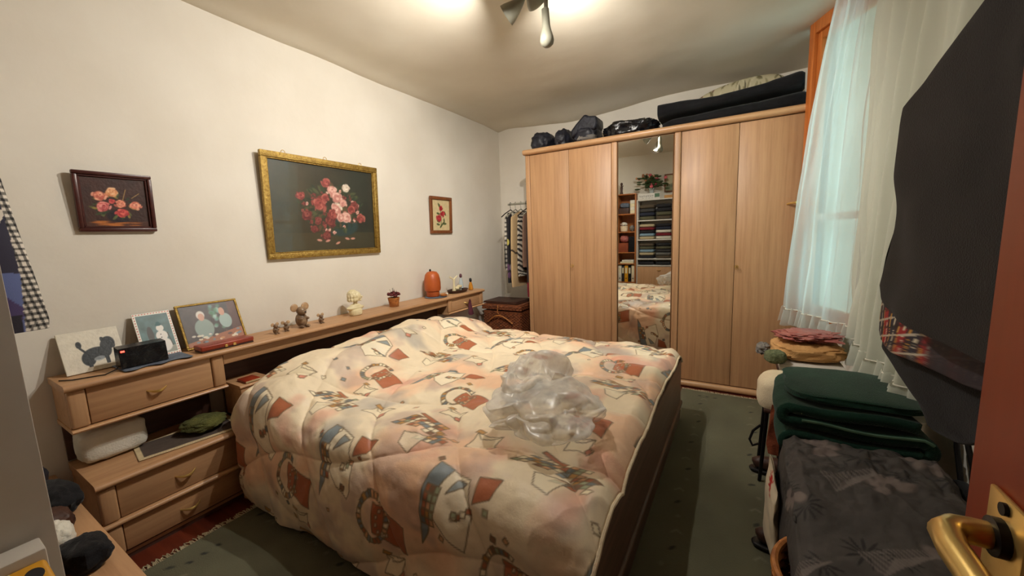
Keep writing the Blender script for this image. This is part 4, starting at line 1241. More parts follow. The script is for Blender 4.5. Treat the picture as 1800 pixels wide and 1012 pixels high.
fg.bm.transform(Matrix.Translation((tx_, ty_ - 0.03, SZ + 0.011)) @ Matrix.Scale(1.3, 4) @ Matrix.Translation((-tx_, -ty_ + 0.03, -SZ - 0.011)))
fin(fg.build('coral_ornament', M['ivory']), 'pale branching ornament in the oval tray', 'ornament')
jr = thing('cream_jar', 'white round jar with a lid in the oval tray', 'jar', (tx_ - 0.01, ty_ + 0.035, SZ + 0.012))
MB().lathe([(0.018, SZ + 0.012), (0.027, SZ + 0.02), (0.028, SZ + 0.05), (0.022, SZ + 0.058)], tx_ - 0.01, ty_ + 0.035, 20).build('body', M['white'], jr)
MB().lathe([(0.023, SZ + 0.0585), (0.022, SZ + 0.068), (0.008, SZ + 0.074)], tx_ - 0.01, ty_ + 0.035, 20).build('lid', M['cream'], jr)
for (xx, yy, bm_, cm, h_, lab) in ((tx_ - 0.02, ty_ + 0.085, 'clearvase', 'purple', 0.11, 'clear perfume bottle with a plum cap in the tray'), (tx_ + 0.03, ty_ + 0.185, 'glassamber', 'black', 0.085, 'amber perfume bottle with a round black cap')):
    z0 = SZ + (0.031 if yy < -0.3 else 0.001)
    pb = thing('perfume_bottle', lab, 'bottle', (xx, yy, z0))
    MB().lathe([(0.018, z0), (0.026, z0 + 0.004), (0.023, z0 + h_ * 0.5), (0.014, z0 + h_ * 0.85), (0.010, z0 + h_)], xx, yy, 18).build('flask', M[bm_], pb)
    MB().lathe([(0.010, z0 + h_ + 0.0005), (0.015, z0 + h_ + 0.014), (0.013, z0 + h_ + 0.034), (0.005, z0 + h_ + 0.042)], xx, yy, 14).build('cap', M[cm], pb)
tie = slab('silk_tie', [(0.735, -0.42, -0.41), (0.72, -0.435, -0.395), (0.64, -0.44, -0.385), (0.585, -0.445, -0.36), (0.57, -0.43, -0.36)], 0.288, 0.008, M['purple'], None, 1, None, 0.003, 10, 30, 30)
fin(tie, 'plum silk scarf hanging over the far drawer handle', 'scarf')

# on the nightstand
NZ = 0.3925
wb = MB().blob((0.108, -3.03, NZ + 0.080), (0.074, 0.115, 0.076), 0.05, 2.5, 4, 48, 28, 0.42).build('white_cushion_bag', M['white'])
fin(wb, 'soft white zipped bag pushed under the headboard shelf', 'bag')
cvd = Canvas(0.40, 0.23, 110, 64, (206, 186, 146))
cvd.poly([(0.022, 0.022), (0.378, 0.022), (0.378, 0.208), (0.022, 0.208)], (78, 66, 58))
cvd.a *= (0.9 + 0.2 * fbm(64, 110, 12, 3)[..., None])
for k in range(40):
    for yy in (0.011, 0.219):
        cvd.ell(0.01 * k + 0.005, yy, 0.003, 0.004, (150, 128, 96), 0.9, 0, 0.3)
U, V = np.meshgrid(np.linspace(0, 0.40, 110), np.linspace(0, 0.23, 64))
an = R(-9)
Lx = 0.285 - V + 0.0 * U
Ly = -2.985 + U
P = np.stack([0.24 + (Lx - 0.165) * math.cos(an) - (Ly + 2.785) * math.sin(an), -2.785 + (Lx - 0.165) * math.sin(an) + (Ly + 2.785) * math.cos(an), NZ + 0.002 + 0.003 * fbm(64, 110, 9, 8)], -1)
P[..., 0] = np.clip(P[..., 0], 0.13, 0.395)
fin(grid('table_runner', P, M['print'], col=cvd.a, thick=0.0015, off=0), 'dark brown runner with a lace edge on the nightstand', 'runner')
cp = MB().blob((0.235, -2.715, NZ + 0.042), (0.085, 0.085, 0.030), 0.16, 1.5, 12, 56, 30, 0.8, 0.5, ridge=0.16).build('felt_cap', M['olive'])
fin(cp, 'crumpled olive green felt cap on the lace runner', 'cap')
bk = thing('red_booklet', 'red booklet lying on the bedside ledge by the quilt', 'book', (0.27, -2.49, 0.593))
MB().box(0.22, 0.315, -2.53, -2.45, 0.5935, 0.606, 0.002).build('cover', M['redcover'], bk)
MB().box(0.224, 0.317, -2.528, -2.452, 0.5955, 0.604).build('pages', M['pages'], bk)


# ================================================================== rugs
def rug(x0, x1, y0, y1, label, seed, ends):
    t = thing('woven_rug', label, 'rug', ((x0 + x1) / 2, (y0 + y1) / 2, 0))
    w_, h_ = x1 - x0, y1 - y0
    nu_, nv_ = int(w_ / 0.008), int(h_ / 0.008)
    c = Canvas(w_, h_, nu_, nv_, (94, 92, 71))
    c.a *= (0.88 + 0.24 * fbm(nv_, nu_, 10, seed)[..., None])
    g = np.random.RandomState(seed)
    long_y = h_ > w_
    L = h_ if long_y else w_
    for inset in (0.17, (w_ if long_y else h_) - 0.17):
        for k in range(int(L / 0.105)):
            t_ = 0.08 + k * 0.105
            d_ = inset + g.uniform(-0.02, 0.02)
            x_, y_ = (d_, t_) if long_y else (t_, d_)
            if k % 3 == 0:
                c.ell(x_, y_, 0.022, 0.010, (40, 42, 36), 0.85, g.uniform(0.3, 1.2), 0.3)
            elif k % 3 == 1:
                c.stroke([(x_ - 0.02, y_ - 0.012), (x_, y_ + 0.012), (x_ + 0.02, y_ - 0.004)], 0.006, (134, 126, 104), 0.7)
            else:
                c.ell(x_, y_, 0.016, 0.012, (120, 112, 92), 0.6, g.uniform(0, 3), 0.4)
    for e_ in ends:
        for k in range(3):
            px_ = w_ * 0.22 + k * 0.055 if long_y else 0.12
            py_ = (h_ - 0.10 if e_ > 0 else 0.10) if long_y else h_ * 0.3 + k * 0.055
            c.ell(px_, py_, 0.018, 0.009, (34, 36, 32), 0.9, 0.5, 0.3)
    X, Y = np.meshgrid(np.linspace(x0, x1, nu_), np.linspace(y0, y1, nv_))
    Z = 0.007 + 0.004 * fbm(nv_, nu_, 8, seed + 5)
    grid('rug_field', np.stack([X, Y, Z], -1), M['rug'], t, c.a, thick=0.006)
    m_ = MB()
    nfr = int((w_ if long_y else h_) / 0.006)
    for e_ in ends:
        for k in range(nfr):
            q = (k + 0.5) / nfr
            l_ = g.uniform(0.025, 0.045)
            o1, o2 = g.uniform(-0.008, 0.008, 2)
            if long_y:
                yy = y1 if e_ > 0 else y0
                m_.tube([(x0 + q * w_, yy - e_ * 0.004, 0.008), (x0 + q * w_ + o1, yy + e_ * l_ * 0.6, 0.005), (x0 + q * w_ + o2, yy + e_ * l_, 0.003)], 0.0026, 4)
            else:
                xx = x1 if e_ > 0 else x0
                m_.tube([(xx - e_ * 0.004, y0 + q * h_, 0.008), (xx + e_ * l_ * 0.6, y0 + q * h_ + o1, 0.005), (xx + e_ * l_, y0 + q * h_ + o2, 0.003)], 0.0026, 4)
    fin(m_.build('fringe', M['fringe'], t, 'cream fringe'), kind='stuff')


rug(2.26, 2.93, -2.95, -0.085, 'grey green rug with cream fringe running along the footboard', 21, (1,))
rug(0.535, 2.15, -3.19, -2.48, 'grey green rug lying between the nightstand and the near quilt hem', 33, (-1,))

# ================================================================== on top of the wardrobe
TZ = 2.2015
bun = thing('garment_bundle', 'navy jacket bundle at the left end of the wardrobe top', 'bundle', (0.86, 0.25, TZ))
MB().blob((0.855, 0.25, TZ + 0.085), (0.118, 0.17, 0.108), 0.12, 2.2, 3, 56, 32, 0.8, flat_bottom=TZ + 0.0005, ridge=0.08).build('roll', M['navy'], bun)
fin(MB().blob((1.08, 0.27, TZ + 0.085), (0.076, 0.16, 0.105), 0.12, 2.4, 8, 50, 30, 0.75, flat_bottom=TZ + 0.0005, ridge=0.08).build('garment_bundle', M['navy']), 'small navy bundle tied up next to the left jacket bundle', 'bundle')
bj = thing('folded_jacket', 'dark blue folded jacket with a raised collar on the wardrobe', 'jacket', (1.31, 0.25, TZ))
MB().blob((1.325, 0.27, TZ + 0.085), (0.112, 0.16, 0.080), 0.08, 2, 5, 50, 30, 0.55, flat_bottom=TZ + 0.0005, ridge=0.1).build('folded_body', M['navy'], bj)
MB().blob((1.34, 0.185, TZ + 0.055), (0.095, 0.085, 0.030), 0.1, 2, 5, 40, 20, 0.6).build('lining', M['grey'], bj, 'pale folded lining')
m = MB()
for (dx, dz_, hh) in ((0, 0, 0),):
    pts = [(1.195, 2.345), (1.25, 2.40), (1.335, 2.475), (1.375, 2.452), (1.452, 2.44), (1.458, 2.37), (1.43, 2.315), (1.36, 2.33), (1.27, 2.315), (1.2, 2.27)]
    m.prism(pts, 1, 0.12, 0.34)
o = m.build('collar', M['navy'], bj)
md_ = o.modifiers.new('round', 'BEVEL')
md_.width = 0.02
md_.segments = 3
fin(MB().blob((1.735, 0.28, TZ + 0.070), (0.24, 0.16, 0.098), 0.14, 2.6, 15, 80, 40, 0.72, flat_bottom=TZ + 0.0005, ridge=0.16).build('bin_bag', M['blackbag']), 'shiny black plastic bag lying flat on the wardrobe', 'bag')


def garment_bag(pts_lo, pts_hi, y0, y1, label, seed):
    n_ = 60
    xs = np.linspace(pts_lo[0][0], pts_lo[-1][0], n_)
    lo = np.interp(xs, [p[0] for p in pts_lo], [p[1] for p in pts_lo])
    hi = np.interp(xs, [p[0] for p in pts_hi], [p[1] for p in pts_hi])
    t = np.linspace(0, 2 * np.pi, 48, endpoint=False)
    c_, s_ = np.cos(t), np.sin(t)
    k = np.ones(n_)
    k[0] = k[-1] = 0.02
    P = np.zeros((n_, 48, 3))
    P[..., 0] = xs[:, None]
    P[..., 1] = (y0 + y1) / 2 + (y1 - y0) / 2 * (np.sign(c_) * abs(c_) ** 0.6)[None, :] * k[:, None]
    P[..., 2] = (lo + hi)[:, None] / 2 + (hi - lo)[:, None] / 2 * (np.sign(s_) * abs(s_) ** 0.6)[None, :] * np.maximum(k, 0.6)[:, None]
    P[..., 2] += 0.012 * (fbm(n_, 48, 7, seed) - 0.5) * (s_ > 0)[None, :]
    P[..., 2] = np.maximum(P[..., 2], lo[:, None])
    return fin(grid('garment_bag', P, M['blackcloth'], wrap=True), label, 'garment bag')


garment_bag([(2.03, TZ + 0.0005), (3.055, TZ + 0.0005)], [(2.03, 2.25), (2.12, 2.285), (2.5, 2.30), (3.0, 2.325), (3.055, 2.30)], 0.05, 0.42, 'black garment bag lying lowest at the right of the wardrobe', 2)
garment_bag([(1.985, 2.295), (2.12, 2.318), (2.5, 2.332), (3.0, 2.355), (3.02, 2.352)], [(1.985, 2.425), (2.1, 2.42), (2.45, 2.405), (2.75, 2.43), (2.98, 2.47), (3.02, 2.44)], 0.06, 0.40, 'black garment bag resting on another one on the wardrobe', 4)
cvp = Canvas(0.8, 0.3, 120, 60, (196, 186, 152))
g = np.random.RandomState(6)
for k in range(170):
    cvp.ell(g.rand() * 0.8, g.rand() * 0.3, 0.026, 0.008, [(120, 110, 76), (150, 140, 104), (90, 84, 62), (214, 206, 176), (110, 70, 60)][k % 5], 0.9, g.rand() * 3, 0.3)
t = np.linspace(0, 2 * np.pi, 60, endpoint=False)
xs = np.linspace(2.22, 2.93, 120)
hh = np.sqrt(np.clip(1 - ((xs - 2.575) / 0.358) ** 2, 0, 1)) ** 0.5
P = np.zeros((120, 60, 3))
P[..., 0] = xs[:, None]
P[..., 1] = 0.50 + 0.075 * np.cos(t)[None, :] * hh[:, None]
P[..., 2] = 2.40 + (xs - 2.575)[:, None] * 0.12 + 0.205 * np.sin(t)[None, :] * hh[:, None]
P[..., 2] = np.maximum(P[..., 2], TZ + 0.001)
fin(grid('leaf_cushion', P, M['print'], col=np.transpose(cvp.a, (1, 0, 2)), wrap=True), 'beige leaf patterned cushion behind the black garment bags', 'cushion')

# ================================================================== corner: clothes rail and wicker chest
rl = thing('clothes_rail', 'steel clothes peg rail fixed to the left side of the wardrobe', 'rail', (0.37, 0.32, 1.72))
MB().tube([(0.345, 0.32, 1.715), (0.752, 0.32, 1.715)], 0.011, 12).build('rod', M['lamp'], rl)
for xx in (0.742,):
    MB().box(xx, xx + 0.01, 0.295, 0.345, 1.69, 1.74, 0.002).build('bracket', M['lamp'], rl)


def hanger(x, material, parent, ztop=1.715, yc=0.32, w_=0.20):
    hk = [(x, yc + 0.016 * math.cos(t), ztop + 0.006 + 0.016 * math.sin(t)) for t in np.linspace(-0.4, 3.4, 10)] + [(x, yc - 0.004, ztop - 0.03), (x, yc, ztop - 0.06)]
    MB().tube(hk, 0.0026, 6).tube([(x, yc - w_, ztop - 0.145), (x, yc - w_ * 0.6, ztop - 0.105), (x, yc, ztop - 0.06), (x, yc + w_ * 0.6, ztop - 0.105), (x, yc + w_, ztop - 0.145)], 0.006, 8).build('hanger', material, parent)


def cloth_noise(base, amp, cells, seed):
    def f(h, z, s, nv, nu):
        return np.ones((nv, nu, 3)) * np.array(base, float) * (1 - amp + 2 * amp * fbm(nv, nu, cells, seed)[..., None])
    return f


def c_check(h, z, s, nv, nu):
    a = np.ones((nv, nu, 3)) * np.array((206, 198, 184), float)
    m1, m2 = (np.mod(h, 0.05) < 0.02), (np.mod(z, 0.05) < 0.02)
    a[m1] *= 0.45
    a[m2] *= 0.45
    a[m1 & m2] *= 0.5
    return a


def c_leafy(h, z, s, nv, nu):
    a = np.ones((nv, nu, 3)) * np.array((26, 24, 28), float)
    g = np.random.RandomState(3)
    for k in range(46):
        hy, hz_ = g.uniform(0.05, 0.55), g.uniform(0.85, 1.65)
        d = np.hypot((h - hy) / 0.022, (z - hz_) / 0.034)
        a[d < 1] = [(196, 184, 96), (150, 140, 150), (206, 200, 180), (92, 60, 92)][k % 4]
    return a


def c_zebra(h, z, s, nv, nu):
    q = np.sin(z * 120 + 6 * vnoise(nv, nu, 9, 3) + h * 40)
    return np.where((q > 0)[..., None], np.array((34, 30, 30.0)), np.array((188, 178, 160.0)))


def c_beige(h, z, s, nv, nu):
    a = np.ones((nv, nu, 3)) * np.array((192, 164, 122), float)
    a[np.abs(z - 1.19 - 0.02 * np.sin(h * 30)) < 0.012] = (70, 58, 44)
    return a


def c_maroon(h, z, s, nv, nu):
    a = np.ones((nv, nu, 3)) * np.array((40, 30, 32), float)
    a[z < 0.86] = (122, 24, 40)
    return a


GR = 'clothes hanging in the wall corner'
for (xx, fn, zb, yn, hm, lab, cat, th) in (
        (0.375, c_check, 0.98, 0.16, 'black', 'black and white checked shirt hanging furthest left in the corner', 'shirt', 0.020),
        (0.440, c_leafy, 0.84, 0.11, 'lamp', 'black blouse with yellow leaf print on the corner rail', 'blouse', 0.024),
        (0.510, c_beige, 0.80, 0.07, 'lamp', 'long beige coat hanging in the corner', 'coat', 0.026),
        (0.580, c_zebra, 0.92, 0.09, 'black', 'zebra striped blouse hanging beside the beige coat', 'blouse', 0.022),
        (0.640, cloth_noise((122, 92, 74), 0.12, 8, 4), 1.02, 0.10, 'lamp', 'brown jacket hanging on the corner rail', 'jacket', 0.022),
        (0.700, c_maroon, 0.70, 0.08, 'lamp', 'dark dress with maroon hem hanging next to the wardrobe side', 'dress', 0.024)):
    t = thing('hanging_' + cat, lab, cat, (xx, 0.32, zb), GR)
    hanger(xx, M[hm], t)
    ys = 0.32 - yn
    rows = [(1.628, 0.28, 0.36), (1.60, 0.30 - ys * 0.45, 0.34 + ys * 0.45), (1.56, yn + 0.03, 0.61 - yn), (1.30, yn + 0.01, 0.63 - yn), (zb + 0.1, yn, 0.64 - yn), (zb, yn + 0.01, 0.63 - yn)]
    slab('cloth', rows, xx, th, M['print'], t, 1, fn, 0.004, 3.0, 90, 110, int(xx * 100))

wc = thing('wicker_chest', 'dark wicker chest with arched handle in the wall corner', 'chest', (0.37, 0.26, 0))


def weave_box(x0, x1, y0, y1, z0, z1, r, dz, amp=0.004):
    m_ = MB()
    rows_ = int((z1 - z0) / dz)
    for k in range(rows_):
        z = z0 + (k + 0.5) * dz
        pts, per = [], 2 * (x1 - x0 + y1 - y0)
        n_ = int(per / 0.022)
        for i in range(n_ + 1):
            d = (i % n_) * per / n_
            w_ = amp * (1 if (i + k) % 2 else -1)
            if d < x1 - x0:
                p = (x0 + d, y0 - w_)
            elif d < x1 - x0 + y1 - y0:
                p = (x1 + w_, y0 + d - (x1 - x0))
            elif d < 2 * (x1 - x0) + y1 - y0:
                p = (x1 - (d - (x1 - x0) - (y1 - y0)), y1 + w_)
            else:
                p = (x0 - w_, y1 - (d - 2 * (x1 - x0) - (y1 - y0)))
            pts.append((p[0], p[1], z))
        m_.tube(pts, r, 5)
    return m_


weave_box(0.135, 0.605, 0.05, 0.47, 0.0, 0.54, 0.0085, 0.0155).box(0.145, 0.595, 0.06, 0.46, 0.005, 0.53).build('woven_body', M['wickerdark'], wc)
weave_box(0.122, 0.618, 0.037, 0.483, 0.545, 0.605, 0.0085, 0.0155).box(0.13, 0.61, 0.045, 0.475, 0.55, 0.602).build('woven_lid', M['wickerdark'], wc)
MB().tube([(0.20 + 0.32 * q, 0.028 - 0.02 * math.sin(math.pi * q), 0.40 + 0.085 * math.sin(math.pi * q)) for q in np.linspace(0, 1, 13)], 0.008, 8).build('handle', M['wicker'], wc, 'pale cane handle')
MB().tube([(0.34, 0.022, 0.60), (0.345, 0.012, 0.56), (0.335, 0.014, 0.52), (0.35, 0.02, 0.50)], 0.005, 6).build('clasp', M['wicker'], wc)
MB().prism([(0.10, 0.608), (0.56, 0.608), (0.54, 0.63), (0.12, 0.63)], 1, 0.08, 0.40).build('lid_cushion', M['brown'], wc)

# ================================================================== crumpled clear bag on the quilt
nu_, nv_ = 220, 220
U, V = np.meshgrid(np.linspace(-1, 1, nu_), np.linspace(-1, 1, nv_))


def film(cx, cy, rx, ry, hgt, seed, rot, base=0.60):
    """crumpled sheet with creased ridges: a raised, closed-looking puff of thin film"""
    th = np.arctan2(V, U)
    rr = np.clip(np.maximum(abs(U), abs(V)), 1e-6, 1)
    ph = rr * np.pi * 0.66
    fx, fy = np.sin(ph) * np.cos(th), np.sin(ph) * np.sin(th)
    out = 1 + 0.30 * (fbm(nv_, nu_, 3, seed, 2) - 0.5) * 2
    fold = np.abs(fbm(nv_, nu_, 3.5, seed + 5, 2) - 0.5) * 2
    fold2 = np.abs(fbm(nv_, nu_, 9, seed + 9, 1) - 0.5) * 2
    h = np.cos(ph) * 0.5 + 0.5
    fold3 = np.abs(fbm(nv_, nu_, 20, seed + 3, 2) - 0.5) * 2
    k = out + 0.44 * fold + 0.07 * fold2 + 0.0 * fold3
    x, y = fx * rx * k, fy * ry * k
    z = base + hgt * h * (0.62 + 0.9 * fbm(nv_, nu_, 3, seed + 21, 2)) * (1 + 0.44 * fold + 0.09 * fold2 + 0.0 * fold3)
    c_, s_ = math.cos(rot), math.sin(rot)
    return np.stack([cx + x * c_ - y * s_, cy + x * s_ + y * c_, np.maximum(z, base)], -1)


pb_ = thing('plastic_bag', 'crumpled milky plastic bag lying on the quilt', 'bag', (1.9, -2.0, 0.60))
grid('bag_body', film(2.02, -2.24, 0.18, 0.165, 0.125, 4, 0.3), M['bag'], pb_)
grid('bag_mouth', film(1.86, -2.04, 0.135, 0.18, 0.165, 19, 0.5), M['bag'], pb_)

# ================================================================== curtains
def curtain(name, label, fn, s0, s1, ztop, hem, material, parent_label, seed, folds, depth, n=220, nv=90, ruffle=0.11):
    t = thing(name, label, 'curtain', fn((s0(hem) + s1(hem)) / 2, 0.0, hem))
    a = np.linspace(0, 1, n)
    z = np.linspace(ztop, hem, nv)
    nb = vnoise(nv, n, 8, seed)
    P = np.zeros((nv, n, 3))
    for j in range(nv):
        fr = (ztop - z[j]) / (ztop - hem)
        for i in range(n):
            s = s0(z[j]) * (1 - a[i]) + s1(z[j]) * a[i]
            o_ = depth * (0.6 + 0.5 * fr) * math.sin(a[i] * folds * 6.283 + 2.4 * nb[j, i] + seed) + 0.4 * depth * math.sin(a[i] * folds * 14 + seed * 2)
            P[j, i] = fn(s, o_, z[j])
    grid('cloth', P, material, t)
    nr = 8
    n2 = n * 2
    a2 = np.linspace(0, 1, n2)
    Q = np.zeros((nr, n2, 3))
    for j in range(nr):
        zz = hem - ruffle * j / (nr - 1)
        for i in range(n2):
            ii = min(n - 1, i // 2)
            s = s0(hem) * (1 - a2[i]) + s1(hem) * a2[i]
            o_ = depth * 1.1 * math.sin(a2[i] * folds * 6.283 + 2.4 * nb[-1, ii] + seed) + 0.4 * depth * math.sin(a2[i] * folds * 14 + seed * 2)
            o_ += (0.012 + 0.022 * j / (nr - 1)) * math.sin(a2[i] * folds * 6.283 * 3.7 + nb[-1, ii] * 4)
            Q[j, i] = fn(s, o_, zz + 0.012 * math.sin(a2[i] * folds * 20))
    grid('ruffle', Q, material, t)
    MB().tube([tuple(P[-1, i]) for i in range(0, n, 2)], 0.0035, 6).build('hem_cord', M['white'], t)
    return t


fA = lambda s, o_, z: tuple(WO + WE * s + WN * (0.125 + o_) + Vector((0, 0, z)))
curtain('sheer_curtain', 'sheer white ruffled curtain hanging over the bright window', fA, lambda z: np.interp(z, [0.7, 1.0, 1.6, 2.0, 2.4, 2.66], [0.03, 0.05, 0.13, 0.20, 0.30, 0.38]), lambda z: 0.80, 2.655, 0.77, M['curtainA'], '', 3, 4, 0.018)
fB = lambda s, o_, z: (3.22 + o_, -s, z)
curtain('voile_curtain', 'cream ruffled voile curtain behind the hanging vest', fB, lambda z: 0.67, lambda z: np.interp(z, [0.6, 1.4, 2.6], [1.55, 1.8, 2.3]), 2.655, 0.72, M['curtainB'], '', 7, 6, 0.03)
cr = thing('curtain_rod', 'brass curtain rod under the ceiling above the voile curtain', 'curtain rod', (3.22, -1.3, 2.66))
MB().tube([(3.22, -2.5, 2.668), (3.22, -0.66, 2.668)], 0.008, 10).build('rod', M['brass'], cr)
for yy in (-2.45, -1.55, -0.72):
    MB().tube([(3.359, yy, 2.668), (3.22, yy, 2.668)], 0.006, 8).build('bracket', M['brass'], cr)

# ================================================================== right side: small table, bench and what lies on them
tb = thing('side_table', 'dark side table by the wardrobe carrying folded clothes', 'table', (3.02, -0.78, 0))
MB().box(2.86, 3.16, -1.0, -0.56, 0.52, 0.545, 0.004).build('tabletop', M['brown'], tb)
MB().box(2.885, 3.135, -0.975, -0.585, 0.40, 0.5195, 0.003).build('drawer_box', M['black'], tb)
for xx in (2.875, 3.12):
    for yy in (-0.985, -0.6):
        MB().box(xx, xx + 0.03, yy, yy + 0.03, 0.012 if xx < 3 else 0.0, 0.3995, 0.003).build('leg', M['brown'], tb)
fb = thing('flat_box', 'flat pale grey box under the peach jumper', 'box', (3.0, -0.93, 0.546))
MB().box(2.865, 3.15, -0.99, -0.80, 0.5455, 0.575, 0.003).build('base', M['whitepaint'], fb)
MB().box(2.862, 3.153, -0.993, -0.797, 0.5755, 0.592, 0.003).build('lid', M['greypanel'], fb)
fin(MB().blob((3.00, -0.80, 0.642), (0.16, 0.14, 0.048), 0.10, 2.2, 4, 60, 34, 0.6, 0.1, flat_bottom=0.5935, ridge=0.14).build('peach_jumper', M['peach']), 'folded peach jumper on the flat grey box', 'jumper')
fin(MB().blob((3.00, -0.80, 0.724), (0.13, 0.10, 0.020), 0.25, 2.5, 9, 60, 30, 0.7, 0.2, ridge=0.45).build('rose_scarf', M['rose']), 'crumpled rose satin scarf topping the peach jumper', 'scarf')
fin(MB().blob((2.79, -0.79, 0.62), (0.034, 0.055, 0.03), 0.2, 3, 5, 36, 20, 0.8, ridge=0.3).build('grey_scarf', M['grey']), 'grey mauve scarf at the left of the peach jumper', 'scarf')

bn = thing('bench', 'low black metal bench under the green and floral blankets', 'bench', (3.07, -1.68, 0))
MB().box(2.845, 3.29, -2.08, -1.30, 0.395, 0.42, 0.006).build('seat', M['brown'], bn)
for xx in (2.86, 3.26):
    for yy in (-1.32, -2.05):
        MB().tube([(xx, yy, 0.012 if xx < 3 else 0.0), (xx + 0.004, yy, 0.3945)], 0.012, 10).build('leg', M['black'], bn)
MB().tube([(2.86, -1.32, 0.14), (2.86, -2.05, 0.14)], 0.008, 8).build('stretcher', M['black'], bn)
so = thing('stool', 'black legged stool under the round cream cushion', 'stool', (2.89, -1.145, 0))
MB().box(2.785, 3.01, -1.255, -1.035, 0.40, 0.42, 0.006).build('seat', M['brown'], so)
for (xx, yy) in ((2.80, -1.05), (2.99, -1.05), (2.80, -1.24), (2.99, -1.24)):
    MB().tube([(xx + (-0.018 if xx < 2.9 else 0.0), yy, 0.012 if xx < 2.9 else 0.0), (xx, yy, 0.3995)], 0.009, 10).build('leg', M['black'], so)
MB().tube([(2.785, -1.05, 0.24), (2.75, -1.055, 0.20), (2.735, -1.065, 0.15), (2.75, -1.075, 0.12), (2.775, -1.08, 0.14)], 0.007, 8).build('curled_brace', M['black'], so)
fin(MB().blob((2.875, -1.15, 0.485), (0.122, 0.112, 0.106), 0.04, 2, 3, 44, 26, 0.62, flat_bottom=0.4215).build('cream_cushion', M['cream']), 'round cream cushion at the far end of the bench', 'cushion')
fin(MB().blob((2.84, -0.985, 0.63), (0.05, 0.05, 0.036), 0.08, 3, 5, 40, 24, 0.7, 0.3).build('yarn_roll', M['sage']), 'sage green knitted roll behind the cream cushion', 'roll')

# dark green folded blanket: a sheet folded back and forth across the bench
bl = thing('green_blanket', 'thick dark green blanket folded on the bench', 'blanket', (3.04, -1.45, 0.42))
path = []
xl, xr, tL = 2.868, 3.25, 0.040
nl = 4
zb = 0.4215 + tL / 2
for k in range(nl):
    xa_, xb_ = (xr, xl) if k % 2 == 0 else (xl, xr)
    sh = 0.012 * k
    for q in np.linspace(0, 1, 26):
        path.append((xa_ + (xb_ - xa_) * q - sh * (1 if False else 0.4), zb + k * 0.058 + 0.006 * math.sin(q * 7 + k)))
    if k < nl - 1:
        cx_ = xb_
        for t in np.linspace(0, math.pi, 9)[1:-1]:
            sg = -1 if k % 2 == 0 else 1
            path.append((cx_ - sh * 0.4 + sg * 0.029 * math.sin(t), zb + k * 0.058 + 0.029 * (1 - math.cos(t))))
path = np.array(path)
ys = np.linspace(-1.68, -1.275, 40)
P = np.zeros((40, len(path), 3))
nz_ = fbm(40, len(path), 10, 4) - 0.5
for j, yy in enumerate(ys):
    rnd = 0.02 * (abs(j - 19.5) / 19.5) ** 6
    P[j, :, 0] = path[:, 0] + 0.012 * math.sin(yy * 9)
    P[j, :, 1] = yy
    P[j, :, 2] = path[:, 1] + 0.012 * nz_[j] * (path[:, 1] > zb + 0.1)
o = grid('folded_cloth', P, M['greenblanket'], bl, thick=tL, off=0)
MB().tube([(p[0], -1.684, p[1] + 0.012) for p in path[64:90]], 0.006, 8, flat=0.7).build('edge_binding', M['greenedge'], bl, 'sage edge binding')
MB().blob((3.055, -1.47, 0.664), (0.215, 0.20, 0.022), 0.06, 2, 7, 60, 20, 0.45).build('top_fold', M['greenblanket'], bl)

# grey floral cloth draped over the near end of the bench and the basket
cvf = Canvas(0.62, 0.95, 200, 300, (66, 61, 58))
cvf.a *= (0.86 + 0.28 * fbm(300, 200, 14, 3)[..., None])
g = np.random.RandomState(12)


def palm(c, x_, y_, r_, col, n_=9, w_=0.16):
    a0 = g.uniform(0, 6)
    for k in range(n_):
        a = a0 + k * 6.283 / n_ * 0.7
        c.ell(x_ + math.cos(a) * r_ * 0.55, y_ + math.sin(a) * r_ * 0.55, r_ * 0.5, r_ * w_ * 0.5, col, 0.85, a, 0.4)


for k in range(26):
    palm(cvf, g.uniform(0, 0.62), g.uniform(0, 0.95), g.uniform(0.03, 0.055), (30, 28, 28), 8)
for (x_, y_) in ((0.2, 0.62), (0.44, 0.72), (0.30, 0.86), (0.5, 0.50), (0.12, 0.24), (0.40, 0.12), (0.55, 0.88)):
    palm(cvf, x_, y_, 0.06, (120, 107, 101), 5, 0.6)
    cvf.ell(x_, y_, 0.012, 0.012, (70, 62, 58), 0.9)
for (x_, y_) in ((0.16, 0.30), (0.36, 0.40), (0.5, 0.25), (0.32, 0.66)):
    for k in range(14):
        q = k / 13
        for sg in (-1, 1):
            cvf.stroke([(x_ + 0.10 * q, y_ + 0.10 * q), (x_ + 0.10 * q + sg * 0.03 * (1 - q * 0.5), y_ + 0.10 * q + 0.05 * (1 - q) + 0.01)], 0.004, (112, 103, 98), 0.8)
pr = [(-2.46, 0.06), (-2.45, 0.20), (-2.42, 0.33), (-2.36, 0.405), (-2.26, 0.44), (-2.10, 0.475), (-1.9, 0.505), (-1.78, 0.52), (-1.715, 0.515), (-1.695, 0.48)]
py_, pz_ = np.array(pr).T
pl_ = np.concatenate([[0], np.cumsum(np.hypot(np.diff(py_), np.diff(pz_)))])
b_ = np.linspace(0, pl_[-1], 300)
yy_, zz_ = np.interp(b_, pl_, py_), np.interp(b_, pl_, pz_)
qx = [(2.79, -0.30), (2.795, -0.10), (2.81, -0.03), (2.85, 0.0), (3.1, 0.004), (3.27, 0.0), (3.31, -0.05)]
qxx, qzz = np.array(qx).T
ql = np.concatenate([[0], np.cumsum(np.hypot(np.diff(qxx), np.diff(qzz)))])
a_ = np.linspace(0, ql[-1], 200)
xx_, dz_ = np.interp(a_, ql, qxx), np.interp(a_, ql, qzz)
wn = fbm(300, 200, 9, 77) - 0.5
wr3 = np.abs(fbm(300, 200, 16, 97, 3) - 0.5)
fr_ = np.clip((yy_ + 2.15) / 0.25, 0, 1)[:, None]
P = np.zeros((300, 200, 3))
